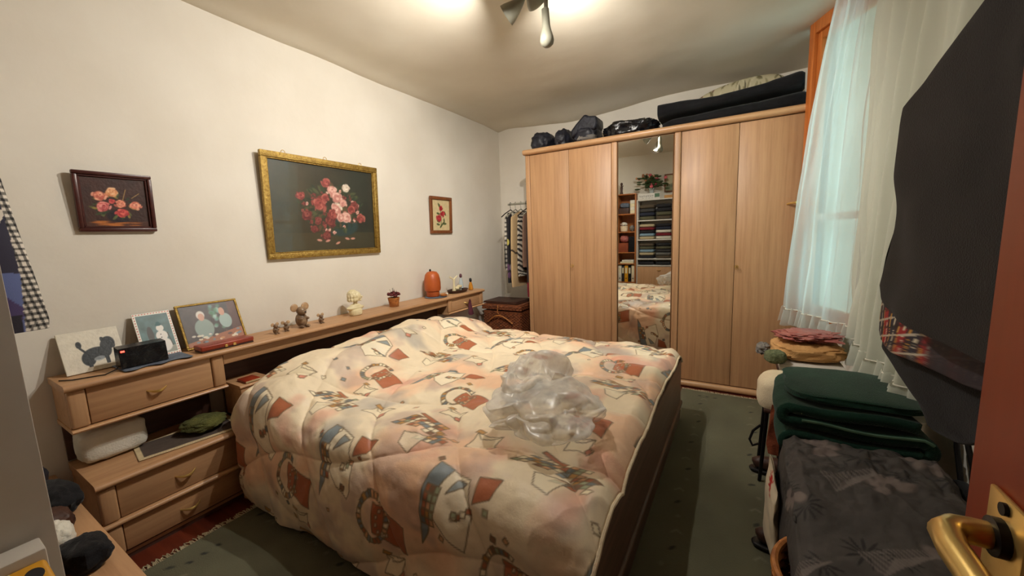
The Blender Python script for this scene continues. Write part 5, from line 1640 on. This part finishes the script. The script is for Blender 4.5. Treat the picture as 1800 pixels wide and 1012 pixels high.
P[..., 0] = 2.81 + (xx_[None, :] - 2.79) * 0.93 + 0.02 * wn
P[..., 1] = yy_[:, None] + 0.02 * wn
P[..., 2] = np.maximum(zz_[:, None] + dz_[None, :] * np.clip(0.35 + fr_, 0, 1) + 0.035 * wn + 0.05 * wr3 * fr_, 0.012)
fin(grid('floral_cloth', P, M['print'], col=cvf.a, thick=0.006), 'charcoal cloth with grey flowers and palms draped over bench', 'cloth')
bs = thing('wicker_basket', 'round honey wicker basket at the near end of the bench', 'basket', (2.95, -2.27, 0))
m = MB()
for k in range(24):
    z = 0.021 + k * 0.0145
    r = 0.145 + 0.035 * math.sin(min(1, k / 23) * 1.7)
    m.tube([(2.955 + (r + 0.004 * math.sin(t * 20 + (k % 2) * math.pi)) * math.cos(t), -2.27 + (r + 0.004 * math.sin(t * 20 + (k % 2) * math.pi)) * math.sin(t), z) for t in np.linspace(0, 2 * math.pi, 81)], 0.0078, 5)
m.build('woven_wall', M['wicker'], bs)
MB().tube([(2.955 + 0.184 * math.cos(t), -2.27 + 0.184 * math.sin(t), 0.368) for t in np.linspace(0, 2 * math.pi, 49)], 0.011, 8).build('rim', M['wicker'], bs)
for k in range(20):
    a = k * 2 * math.pi / 20
    MB().tube([(2.955 + 0.148 * math.cos(a), -2.27 + 0.148 * math.sin(a), 0.018), (2.955 + 0.186 * math.cos(a), -2.27 + 0.186 * math.sin(a), 0.22), (2.955 + 0.186 * math.cos(a), -2.27 + 0.186 * math.sin(a), 0.365)], 0.005, 5).build('stake', M['wicker'], bs)

cvt = lambda h, z, s, nv, nu: np.where((np.hypot((h + 1.80) / 0.05, (z - 0.34) / 0.045) + 0.35 * np.sin(12 * np.arctan2(z - 0.34, h + 1.80)) < 0.9)[..., None], np.array((196, 34, 28.0)), np.array((222, 206, 178.0)) * (0.92 + 0.16 * vnoise(nv, nu, 9, 3)[..., None]))
tw = slab('plush_towel', [(0.392, -1.95, -1.66), (0.36, -1.96, -1.65), (0.2, -1.96, -1.66), (0.10, -1.93, -1.70)], 2.795, 0.014, M['print'], None, 1, cvt, 0.008, 3, 80, 70, 4)
fin(tw, 'cream towel with a red star hanging off the bench side', 'towel')
rc = slab('rust_cloth', [(0.465, 2.815, 2.90), (0.40, 2.81, 2.905), (0.25, 2.80, 2.90), (0.20, 2.81, 2.89)], -1.285, 0.008, M['rust'], None, 0, None, 0.004, 6, 60, 50, 6)
fin(rc, 'rust brown cloth hanging between the stool and green blanket', 'cloth')
sb_ = MB().blob((2.985, -1.47, 0.10), (0.080, 0.10, 0.080), 0.12, 2.2, 3, 40, 24, 0.7, ridge=0.15).build('shoe_bag', M['olive'])
fin(sb_, 'dark olive bag standing on the floor under the bench', 'bag')
for (yy, lab) in ((-1.14, 'brown shoe under the stool between its black legs'), (-1.74, 'brown shoe under the bench near the cream towel')):
    sh = thing('shoe', lab, 'shoe', (2.85, yy, 0.0), 'shoes under the bench')
    MB().blob((2.85, yy, 0.0245), (0.115, 0.04, 0.011), 0, 1, 1, 30, 10, 0.7, flat_bottom=0.0135).build('sole', M['black'], sh)
    MB().blob((2.855, yy, 0.064), (0.105, 0.036, 0.037), 0.08, 2, 2, 30, 16, 0.8, flat_bottom=0.036).build('upper', M['brown'], sh)
hbg = thing('handbag', 'black handbag standing by the right wall behind the bench', 'bag', (3.315, -1.86, 0))
MB().box(3.298, 3.352, -2.04, -1.70, 0.0, 0.47, 0.02, 3).build('body', M['blackcloth'], hbg)
MB().tube([(3.325, -1.80, 0.465), (3.318, -1.80, 0.56), (3.318, -1.72, 0.66), (3.322, -1.66, 0.66), (3.33, -1.655, 0.56), (3.33, -1.71, 0.46)], 0.008, 8).build('strap', M['black'], hbg)

# ================================================================== vest, plaid shirt and dark skirt on one hanger near the door
hk = thing('coat_hanger', 'black coat hanger hooked on the curtain rod by the door', 'hanger', (3.10, -2.46, 1.8))
MB().tube([(3.22, -2.46, 2.681), (3.205, -2.46, 2.69), (3.19, -2.46, 2.67), (3.09, -2.46, 2.3), (3.05, -2.46, 1.93)], 0.0035, 6).tube([(3.05, -2.42, 1.905), (3.05, -2.46, 1.93), (3.05, -2.50, 1.905)], 0.009, 8).build('wire', M['black'], hk)
vs = thing('vest', 'large charcoal sleeveless vest hanging beside the open door', 'vest', (3.09, -2.2, 1.1))
rows = [(1.90, -2.50, -2.42), (1.82, -2.56, -2.39), (1.767, -2.58, -2.354), (1.743, -2.58, -2.262), (1.715, -2.58, -2.17), (1.687, -2.58, -2.09), (1.664, -2.58, -1.965), (1.62, -2.57, -1.955), (1.45, -2.60, -1.94), (1.335, -2.62, -1.915), (1.20, -2.64, -1.845), (1.15, -2.64, -1.83), (1.11, -2.64, -1.87), (1.095, -2.62, -1.93)]
slab('vest_cloth', rows, 3.05, 0.028, M['vest'], vs, 1, None, 0.010, 1.5, 160, 120, 5)


def c_plaid(h, z, s, nv, nu):
    a = np.ones((nv, nu, 3)) * np.array((52, 24, 34), float)
    hh_ = np.mod(h * 1.0 + 0.3 * (z - 1.0), 0.165)
    a[(hh_ > 0.02) & (hh_ < 0.075)] = (150, 22, 28)
    a[(hh_ > 0.10) & (hh_ < 0.15)] = (30, 32, 48)
    a[(np.mod(h + 0.3 * z, 0.0825) < 0.006)] = (206, 196, 170)
    a[(np.mod(z + 0.25 * h, 0.058) < 0.006)] = (186, 178, 160)
    a[(np.mod(z + 0.25 * h + 0.03, 0.058) < 0.010)] *= 0.6
    a[(np.mod(h + 0.3 * z + 0.04, 0.0825) < 0.005)] = (190, 140, 60)
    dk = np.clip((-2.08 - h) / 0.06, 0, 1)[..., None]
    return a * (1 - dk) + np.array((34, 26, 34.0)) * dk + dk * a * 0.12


ps = thing('plaid_shirt', 'red plaid flannel shirt showing below the charcoal vest', 'shirt', (3.13, -2.15, 0.95))
rows = [(1.60, -2.5, -2.02), (1.25, -2.56, -1.80), (1.15, -2.56, -1.70), (1.08, -2.56, -1.655), (1.01, -2.46, -1.647), (0.985, -2.32, -1.65), (0.962, -2.13, -1.66), (0.935, -1.90, -1.70)]
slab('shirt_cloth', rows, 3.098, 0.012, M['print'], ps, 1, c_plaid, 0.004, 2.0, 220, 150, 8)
dk_ = thing('black_skirt', 'black skirt with a ragged hem hanging under the plaid shirt', 'skirt', (3.17, -2.15, 0.85))
rows = [(1.5, -2.4, -2.0), (1.15, -2.45, -1.72), (1.0, -2.4, -1.60), (0.884, -2.35, -1.595), (0.84, -2.28, -1.75), (0.822, -2.25, -1.97), (0.80, -2.2, -2.02), (0.785, -2.12, -2.05)]
slab('skirt_cloth', rows, 3.132, 0.012, M['blackcloth'], dk_, 1, None, 0.004, 2.5, 140, 120, 9)

# ================================================================== near wall, mostly seen in the mirror
# honey bookcase
bc = thing('bookcase', 'narrow honey wood bookcase reflected in the mirror', 'bookcase', (0.92, -3.55, 0))
BX0, BX1, BY0, BY1 = 0.735, 1.072, -3.69, -3.385
for xx in (BX0, BX1 - 0.018):
    MB().box(xx, xx + 0.018, BY0, BY1, 0.0, 2.02, 0.002).build('side_panel', M['pine_d'], bc)
LV = [0.06, 0.46, 0.79, 0.99, 1.35, 1.66, 2.002]
for z in LV:
    MB().box(BX0 + 0.0185, BX1 - 0.0185, BY0 + 0.008, BY1 - 0.003, z, z + 0.018, 0.002).build('shelf', M['pine_d'], bc)
MB().box(BX0 + 0.0185, BX1 - 0.0185, BY0, BY0 + 0.006, 0.03, 2.0).build('back', M['pine_d'], bc)


def binder(x, wd, z, mt, lab):
    t = thing('ring_binder', lab, 'binder', (x + wd / 2, -3.5, z), 'binders in the bookcase')
    MB().box(x, x + wd, -3.66, -3.42, z, z + 0.295, 0.004).build('cover', M[mt], t)
    MB().box(x + wd * 0.22, x + wd * 0.78, -3.42, -3.4185, z + 0.15, z + 0.25, 0.0005, 1).build('spine_label', M['paper'], t)
    MB().lathe([(0.011, 0), (0.011, 0.002)], 0, 0, 14, Matrix.Translation((x + wd / 2, -3.4198, z + 0.06)) @ Matrix.Rotation(R(-90), 4, 'X')).build('finger_hole', M['ink'], t)


for (x, wd, mt, lab) in ((0.760, 0.055, 'white', 'white ring binder, leftmost in the bookcase'), (0.818, 0.05, 'ink', 'narrow black ring binder between the white and yellow ones'), (0.871, 0.06, 'yellow', 'yellow ring binder in the honey bookcase'), (0.934, 0.056, 'blackcloth', 'black ring binder right of the yellow one'), (0.993, 0.052, 'cream', 'cream ring binder, rightmost in the bookcase')):
    binder(x, wd, 0.4785, mt, lab)
for k, (z0, mt, lab) in enumerate(((0.8085, 'paper', 'stack of cream papers on the shelf above the binders'), (0.8385, 'white', 'white folder lying on the cream papers'))):
    fin(MB().box(0.80 + 0.03 * k, 1.03, -3.64, -3.40, z0, z0 + 0.028, 0.002).build('paper_stack', M[mt]), lab, 'papers')
fin(MB().box(0.765, 0.93, -3.64, -3.41, 1.0085, 1.17, 0.006).build('storage_box', M['rust']), 'rust brown storage box in the bookcase', 'box')
fin(MB().blob((0.85, -3.52, 1.24), (0.07, 0.08, 0.058), 0.15, 2.4, 4, 36, 22, 0.7, ridge=0.2).build('rust_bundle', M['rose']), 'rose brown bundle on the rust storage box', 'bundle')
fin(MB().box(0.945, 1.045, -3.63, -3.41, 1.0085, 1.28, 0.008).build('storage_box', M['blackcloth']), 'black upright storage box beside the rust box', 'box')
fin(MB().lathe([(0.05, 1.3685), (0.062, 1.38), (0.068, 1.47), (0.062, 1.47), (0.05, 1.385)], 0.84, -3.5, 24).build('lace_basket', M['cream']), 'cream round basket on the upper bookcase shelf', 'basket')
fin(MB().blob((0.84, -3.5, 1.502), (0.05, 0.05, 0.03), 0.3, 3, 6, 30, 18, ridge=0.3).build('white_yarn', M['white']), 'ball of white yarn in the cream basket', 'yarn')
fin(MB().blob((0.98, -3.5, 1.425), (0.042, 0.05, 0.048), 0.25, 3, 8, 30, 20, ridge=0.2).build('grey_yarn', M['grey']), 'grey yarn ball beside the cream basket', 'yarn')
for k in range(4):
    fin(MB().box(0.965, 1.045, -3.6, -3.42, 1.6785 + 0.0575 * k, 1.6785 + 0.0575 * k + 0.056, 0.003).build('tissue_pack', M['white' if k % 2 else 'paper']), ('lowest', 'second lowest', 'second highest', 'topmost')[k] + ' small white pack stacked on the top bookcase shelf', 'pack', 'white packs in the bookcase')
fin(MB().box(0.765, 0.945, -3.64, -3.41, 1.6785, 1.78, 0.006).build('storage_box', M['brown']), 'dark brown storage box on the top bookcase shelf', 'box')
fin(MB().blob((0.855, -3.52, 1.828), (0.08, 0.09, 0.045), 0.12, 2, 4, 36, 20, 0.6).build('folded_linen', M['slate']), 'grey blue linen folded on the brown storage box', 'linen')
fgz = 2.0205
f_ = MB().lathe([(0.03, fgz), (0.03, fgz + 0.01), (0.018, fgz + 0.06), (0.024, fgz + 0.12), (0.012, fgz + 0.16)], 0.79, -3.52, 18)
f_.blob((0.79, -3.52, fgz + 0.185), (0.022, 0.022, 0.028), 0, 1, 1, 18, 12).tube([(0.79, -3.50, fgz + 0.13), (0.83, -3.48, fgz + 0.15)], 0.008, 8)
fin(f_.build('dark_figurine', M['brown']), 'slim dark figurine standing on the bookcase', 'figurine')

# white shelf unit whose side stands at the left edge of the picture
wsu = thing('shelf_unit', 'white shelf unit of folded clothes at the left picture edge', 'shelf', (1.38, -3.55, 0))
WX0, WX1, WY0, WY1 = 1.078, 1.678, -3.69, -3.418
for xx in (WX0, WX1 - 0.018):
    MB().box(xx, xx + 0.018, WY0, WY1, 0.0, 1.9, 0.0015).build('side_panel', M['greypanel'], wsu)
WL = [0.76, 0.875, 1.205, 1.535, 1.882]
for z in WL:
    MB().box(WX0 + 0.0185, WX1 - 0.0185, WY0 + 0.008, WY1 - 0.002, z, z + 0.018, 0.002).build('shelf', M['whitepaint'], wsu)
MB().box(WX0 + 0.0185, WX1 - 0.0185, WY0, WY0 + 0.006, 0.03, 1.88).build('back', M['greypanel'], wsu)
for k in range(1):
    d = MB().box(WX0 + 0.0185, WX1 - 0.0185, WY1 - 0.022, WY1 - 0.004, 0.05, 0.752, 0.003).build('cupboard_door', M['beech_z'], wsu)
    MB().tube([((WX0 + WX1) / 2 + 0.08 + 0.03 * (q * 2 - 1), WY1 - 0.004 + 0.02 * math.sin(math.pi * q), 0.69) for q in np.linspace(0, 1, 9)], 0.005, 7).build('handle', M['brass'], d)
COLS = {'black': (30, 30, 34), 'brown': (84, 72, 56), 'navy': (34, 40, 58), 'grey': (112, 112, 108), 'olive': (86, 84, 62), 'white': (220, 214, 198), 'maroon': (120, 24, 36), 'light blue': (132, 160, 178), 'beige': (190, 174, 138), 'charcoal': (56, 54, 54)}
for k_, v_ in COLS.items():
    M['fold_' + k_] = mat('folded_' + k_.replace(' ', '_'), v_, 0.9, bump=0.3, bscale=120)
LEV = ['lowest narrow', 'lower', 'middle', 'upper']
plan = [[['black'], ['black']], [['black', 'beige', 'light blue', 'olive', 'brown'], ['brown', 'grey', 'charcoal', 'olive', 'black']], [['beige', 'light blue', 'black', 'maroon', 'beige'], ['white', 'maroon', 'white', 'navy', 'black']], [['olive', 'navy', 'charcoal', 'brown'], ['brown', 'olive', 'black', 'black']]]
for li, cols2 in enumerate(plan):
    for ci, stack in enumerate(cols2):
        z = WL[li] + 0.019
        room = WL[li + 1] - WL[li] - 0.05
        hh = room / max(len(stack), 3) * (0.92 if len(stack) > 1 else 1.2)
        hh = min(hh, 0.065) if len(stack) > 1 else 0.06
        for si, cn in enumerate(stack):
            x0 = WX0 + 0.03 + ci * 0.275
            o = MB().blob((x0 + 0.13, -3.555, z + hh / 2), (0.127, 0.118, hh * 0.49), 0.02, 2, li * 7 + ci * 3 + si, 36, 14, 0.38).build('folded_garment', M['fold_' + cn])
            fin(o, 'folded %s garment %s in the %s stack on the %s level' % (cn, ('lowest', 'second up', 'third up', 'fourth up', 'fifth up')[si], ('left', 'right')[ci], LEV[li]), 'garment', 'folded clothes in the white shelf unit')
            z += hh + 0.001

# vase of flowers and a lettered box on top
vz = 1.9005
va = thing('flower_vase', 'glass vase of green leaves and pink flowers reflected in mirror', 'vase', (1.30, -3.53, vz))
MB().lathe([(0.03, vz), (0.034, vz + 0.01), (0.03, vz + 0.05), (0.038, vz + 0.15), (0.05, vz + 0.19), (0.046, vz + 0.19), (0.03, vz + 0.1)], 1.30, -3.53, 24).build('glass_body', M['clearvase'], va)
mst, mlf, mpk, mpe = MB(), MB(), MB(), MB()
for k in range(96):
    g_ = random.Random(300 + k)
    a, r = g_.uniform(0, 6.28), abs(g_.gauss(0, 0.1))
    h_ = 0.20 + 0.20 * g_.random() - 0.45 * max(0, r - 0.12)
    p = Vector((1.28 + r * 1.35 * math.cos(a), -3.53 + min(0.14, r * 0.8) * math.sin(a), vz + h_))
    if k < 30:
        mst.tube([(1.30, -3.53, vz + 0.12), (1.30 + (p.x - 1.30) * 0.5, -3.53 + (p.y + 3.53) * 0.5, vz + h_ * 0.7), tuple(p)], 0.002, 5)
    if k < 76:
        mlf.blob(p, (0.05, 0.024, 0.014), 0.2, 2, k, 12, 8, rotz=a)
    elif k < 82:
        mpk.blob(p + Vector((0.03, 0.02, 0.03)), (0.028, 0.028, 0.024), 0.3, 5, k, 16, 10)
    else:
        mpe.blob(p + Vector((0.0, 0.02, 0.03)), (0.022, 0.022, 0.018), 0.3, 5, k, 14, 9)
mst.build('stems', M['leaf'], va)
mlf.build('leaves', M['leaf'], va)
mpk.build('pink_blooms', M['pinkflower'], va, 'pink blooms')
mpe.build('peach_blooms', M['peachflower'], va, 'peach blooms')
lb = thing('lettered_box', 'white box with handwriting and a green panel on shelf unit', 'box', (1.27, -3.43, vz))
MB().box(1.09, 1.46, -3.455, -3.425, vz, vz + 0.10, 0.002).build('carton', M['whitepaint'], lb)
m = MB()
g = random.Random(4)
x = 1.12
while x < 1.33:
    p = [(x + 0.006 * k, -3.424, vz + 0.055 + 0.018 * math.sin(k * 1.9 + x * 90)) for k in range(5)]
    m.tube(p, 0.002, 5)
    x += 0.034
for k in range(5):
    m.tube([(1.17 + 0.05 * k, -3.424, vz + 0.02), (1.195 + 0.05 * k, -3.424, vz + 0.024)], 0.002, 5)
m.build('handwriting', M['ink'], lb)
MB().box(1.37, 1.45, -3.4248, -3.4235, vz + 0.03, vz + 0.09).build('green_panel', M['greenedge'], lb)
fin(MB().box(1.52, 1.66, -3.6, -3.45, vz, vz + 0.05, 0.004).build('storage_box', M['peach']), 'small tan box on top of the white shelf unit', 'box')


def paint_land(w_, h_, nu_, nv_):
    c = Canvas(w_, h_, nu_, nv_, (196, 186, 150))
    c.poly([(0, 0), (w_, 0), (w_, h_ * 0.4), (0, h_ * 0.3)], (120, 122, 86))
    c.poly([(0, h_ * 0.3), (w_ * 0.4, h_ * 0.55), (w_, h_ * 0.4), (w_, h_ * 0.3)], (150, 146, 112))
    for k in range(8):
        c.ell(w_ * (0.1 + 0.1 * k), h_ * 0.32, w_ * 0.05, h_ * 0.12, (84, 92, 60), 0.8, 0, 0.4)
    return c


lp = thing('landscape_picture', 'pale landscape picture on the wall above the white shelf', 'picture', (1.62, -3.698, 2.02))
cv_ = paint_land(0.34, 0.26, 80, 60)
X, Z = np.meshgrid(np.linspace(1.50, 1.84, 80), np.linspace(2.04, 2.30, 60))
grid('canvas', np.stack([X, 0 * X - 3.685, Z], -1), M['paint'], lp, cv_.a, thick=0.003)
for bar in ((1.48, 1.86, 2.02, 2.04), (1.48, 1.86, 2.30, 2.32), (1.48, 1.50, 2.04, 2.30), (1.84, 1.86, 2.04, 2.30)):
    MB().box(bar[0], bar[1], -3.698, -3.678, bar[2], bar[3], 0.003).build('frame_rail', M['walnut'], lp)

# low bench along the near wall with piled clothes
lowb = thing('low_bench', 'low beech bench beside the nightstand with clothes piled on it', 'bench', (0.8, -3.28, 0))
MB().box(0.02, 1.35, -3.375, -3.205, 0.335, 0.36, 0.005).build('top', M['beech_x'], lowb)
for xx in (0.05, 1.30):
    MB().box(xx, xx + 0.025, -3.365, -3.22, 0.0, 0.3345, 0.003).build('leg_panel', M['beech_z'], lowb)
LZ = 0.3615
fin(MB().blob((0.40, -3.262, LZ + 0.05), (0.125, 0.055, 0.048), 0.16, 1.6, 3, 50, 28, 0.8, 0.12, flat_bottom=LZ, ridge=0.10).build('black_trousers', M['blackcloth']), 'crumpled black trousers next to the nightstand side', 'trousers')
fin(MB().blob((0.20, -3.30, LZ + 0.07), (0.075, 0.05, 0.065), 0.16, 1.6, 9, 44, 24, 0.8, 0.0, flat_bottom=LZ, ridge=0.10).build('navy_jumper', M['navy']), 'dark navy jumper heaped behind the black trousers', 'jumper')
fin(MB().blob((0.725, -3.315, LZ + 0.045), (0.06, 0.04, 0.050), 0.16, 1.6, 14, 44, 24, 0.8, 0.0, flat_bottom=LZ, ridge=0.10).build('white_sock_pile', M['white']), 'white socks balled up among the dark clothes', 'socks')
fin(MB().blob((0.885, -3.285, LZ + 0.038), (0.08, 0.052, 0.045), 0.16, 1.6, 17, 44, 24, 0.8, 0.1, flat_bottom=LZ, ridge=0.10).build('black_sweater', M['blackcloth']), 'rolled black sweater at the near end of the low bench', 'sweater')
fin(MB().blob((0.59, -3.30, LZ + 0.04), (0.06, 0.045, 0.042), 0.16, 1.6, 27, 44, 24, 0.8, 0.1, flat_bottom=LZ, ridge=0.10).build('brown_sweater', M['brown']), 'dark brown sweater between the trousers and white socks', 'sweater')

# patterned shirt hanging in front of the bookcase side
cs_ = [(92, 104, 150), (70, 56, 96), (214, 204, 190), (40, 38, 56), (72, 84, 92), (168, 120, 70)]


def c_patch(h, z, s, nv, nu):
    g_ = np.random.RandomState(8)
    cen = np.stack([g_.uniform(-3.6, -3.15, 40), g_.uniform(1.05, 1.8, 40)], 1)
    d = np.full((nv, nu), 9.0)
    a = np.zeros((nv, nu, 3))
    for k in range(40):
        q = np.hypot((h - cen[k, 0]) * 1.7, z - cen[k, 1])
        m_ = q < d
        d[m_] = q[m_]
        a[m_] = cs_[k % 6]
    edge_ = np.interp(z, [1.06, 1.27, 1.40, 1.62], [-3.25, -3.235, -3.24, -3.25])
    m_ = h > edge_
    gg = np.ones((nv, nu, 3)) * np.array((212, 204, 190.0))
    k1, k2 = np.mod(h + 0.2 * z, 0.018) < 0.008, np.mod(z, 0.022) < 0.010
    gg[k1] *= 0.5
    gg[k2] *= 0.5
    gg[k1 & k2] *= 0.35
    a[m_] = gg[m_]
    a[(z < 1.13) & (h < edge_ - 0.005)] = (34, 30, 40)
    return a


sh_ = thing('patterned_shirt', 'blue patchwork shirt with a gingham edge at the left picture edge', 'shirt', (0.36, -3.4, 1.06))
rows = [(1.80, -3.44, -3.38), (1.76, -3.52, -3.28), (1.62, -3.56, -3.232), (1.49, -3.56, -3.221), (1.38, -3.56, -3.211), (1.266, -3.56, -3.199), (1.10, -3.56, -3.184), (1.064, -3.55, -3.188)]
slab('shirt_cloth', rows, 0.36, 0.024, M['print'], sh_, 1, c_patch, 0.006, 3.0, 200, 200, 5)
MB().tube([(0.36, -3.40, 1.79), (0.36, -3.40, 1.86), (0.34, -3.41, 1.885), (0.30, -3.42, 1.88)], 0.003, 6).tube([(0.36, -3.52, 1.74), (0.36, -3.41, 1.795), (0.36, -3.30, 1.74)], 0.007, 8).build('hanger', M['black'], sh_)
pg = thing('coat_hook', 'dark coat hook rail on the left wall holding the shirt', 'hook', (0.0, -3.42, 1.88))
MB().box(0.001, 0.02, -3.55, -3.30, 1.84, 1.90, 0.003).build('rail', M['walnut'], pg)
MB().tube([(0.02, -3.42, 1.87), (0.2, -3.42, 1.872), (0.33, -3.42, 1.868), (0.345, -3.42, 1.89)], 0.006, 8).build('peg', M['brass'], pg)

# cabinet with the yellow pack at the lower left corner
ca = thing('small_cabinet', 'small white cabinet beside the shelf unit holding the yellow pack', 'cabinet', (1.85, -3.56, 0))
MB().box(1.685, 1.97, -3.69, -3.42, 0.0, 0.77, 0.004).build('body', M['greypanel'], ca)
MB().box(1.70, 1.955, -3.4195, -3.405, 0.03, 0.75, 0.003).build('door', M['greypanel'], ca)
gb = fin(MB().box(1.688, 1.735, -3.60, -3.437, 0.7705, 0.895, 0.003).build('grey_box', M['greypanel']), 'flat grey box standing behind the yellow pack', 'box')
ya_ = thing('yellow_pack', 'yellow pack with a black oval opening and paper label', 'pack', (1.80, -3.51, 0.7705))
MB().box(1.7365, 1.93, -3.60, -3.440, 0.7705, 0.882, 0.006, 3).build('carton', M['yellow'], ya_)
MB().lathe([(0.012, 0.8821), (0.012, 0.8828)], 1.775, -3.456, 20, None, 1.5, 0.8).build('oval_opening', M['ink'], ya_, 'black oval opening')
MB().box(1.742, 1.80, -3.56, -3.475, 0.8821, 0.8827).build('paper_label', M['paper'], ya_, 'printed paper label')
m = MB()
for k in range(5):
    m.box(1.748 + 0.01 * k, 1.751 + 0.01 * k, -3.55 + 0.004 * (k % 2), -3.482, 0.8828, 0.8831)
m.build('label_print', M['ink'], ya_)
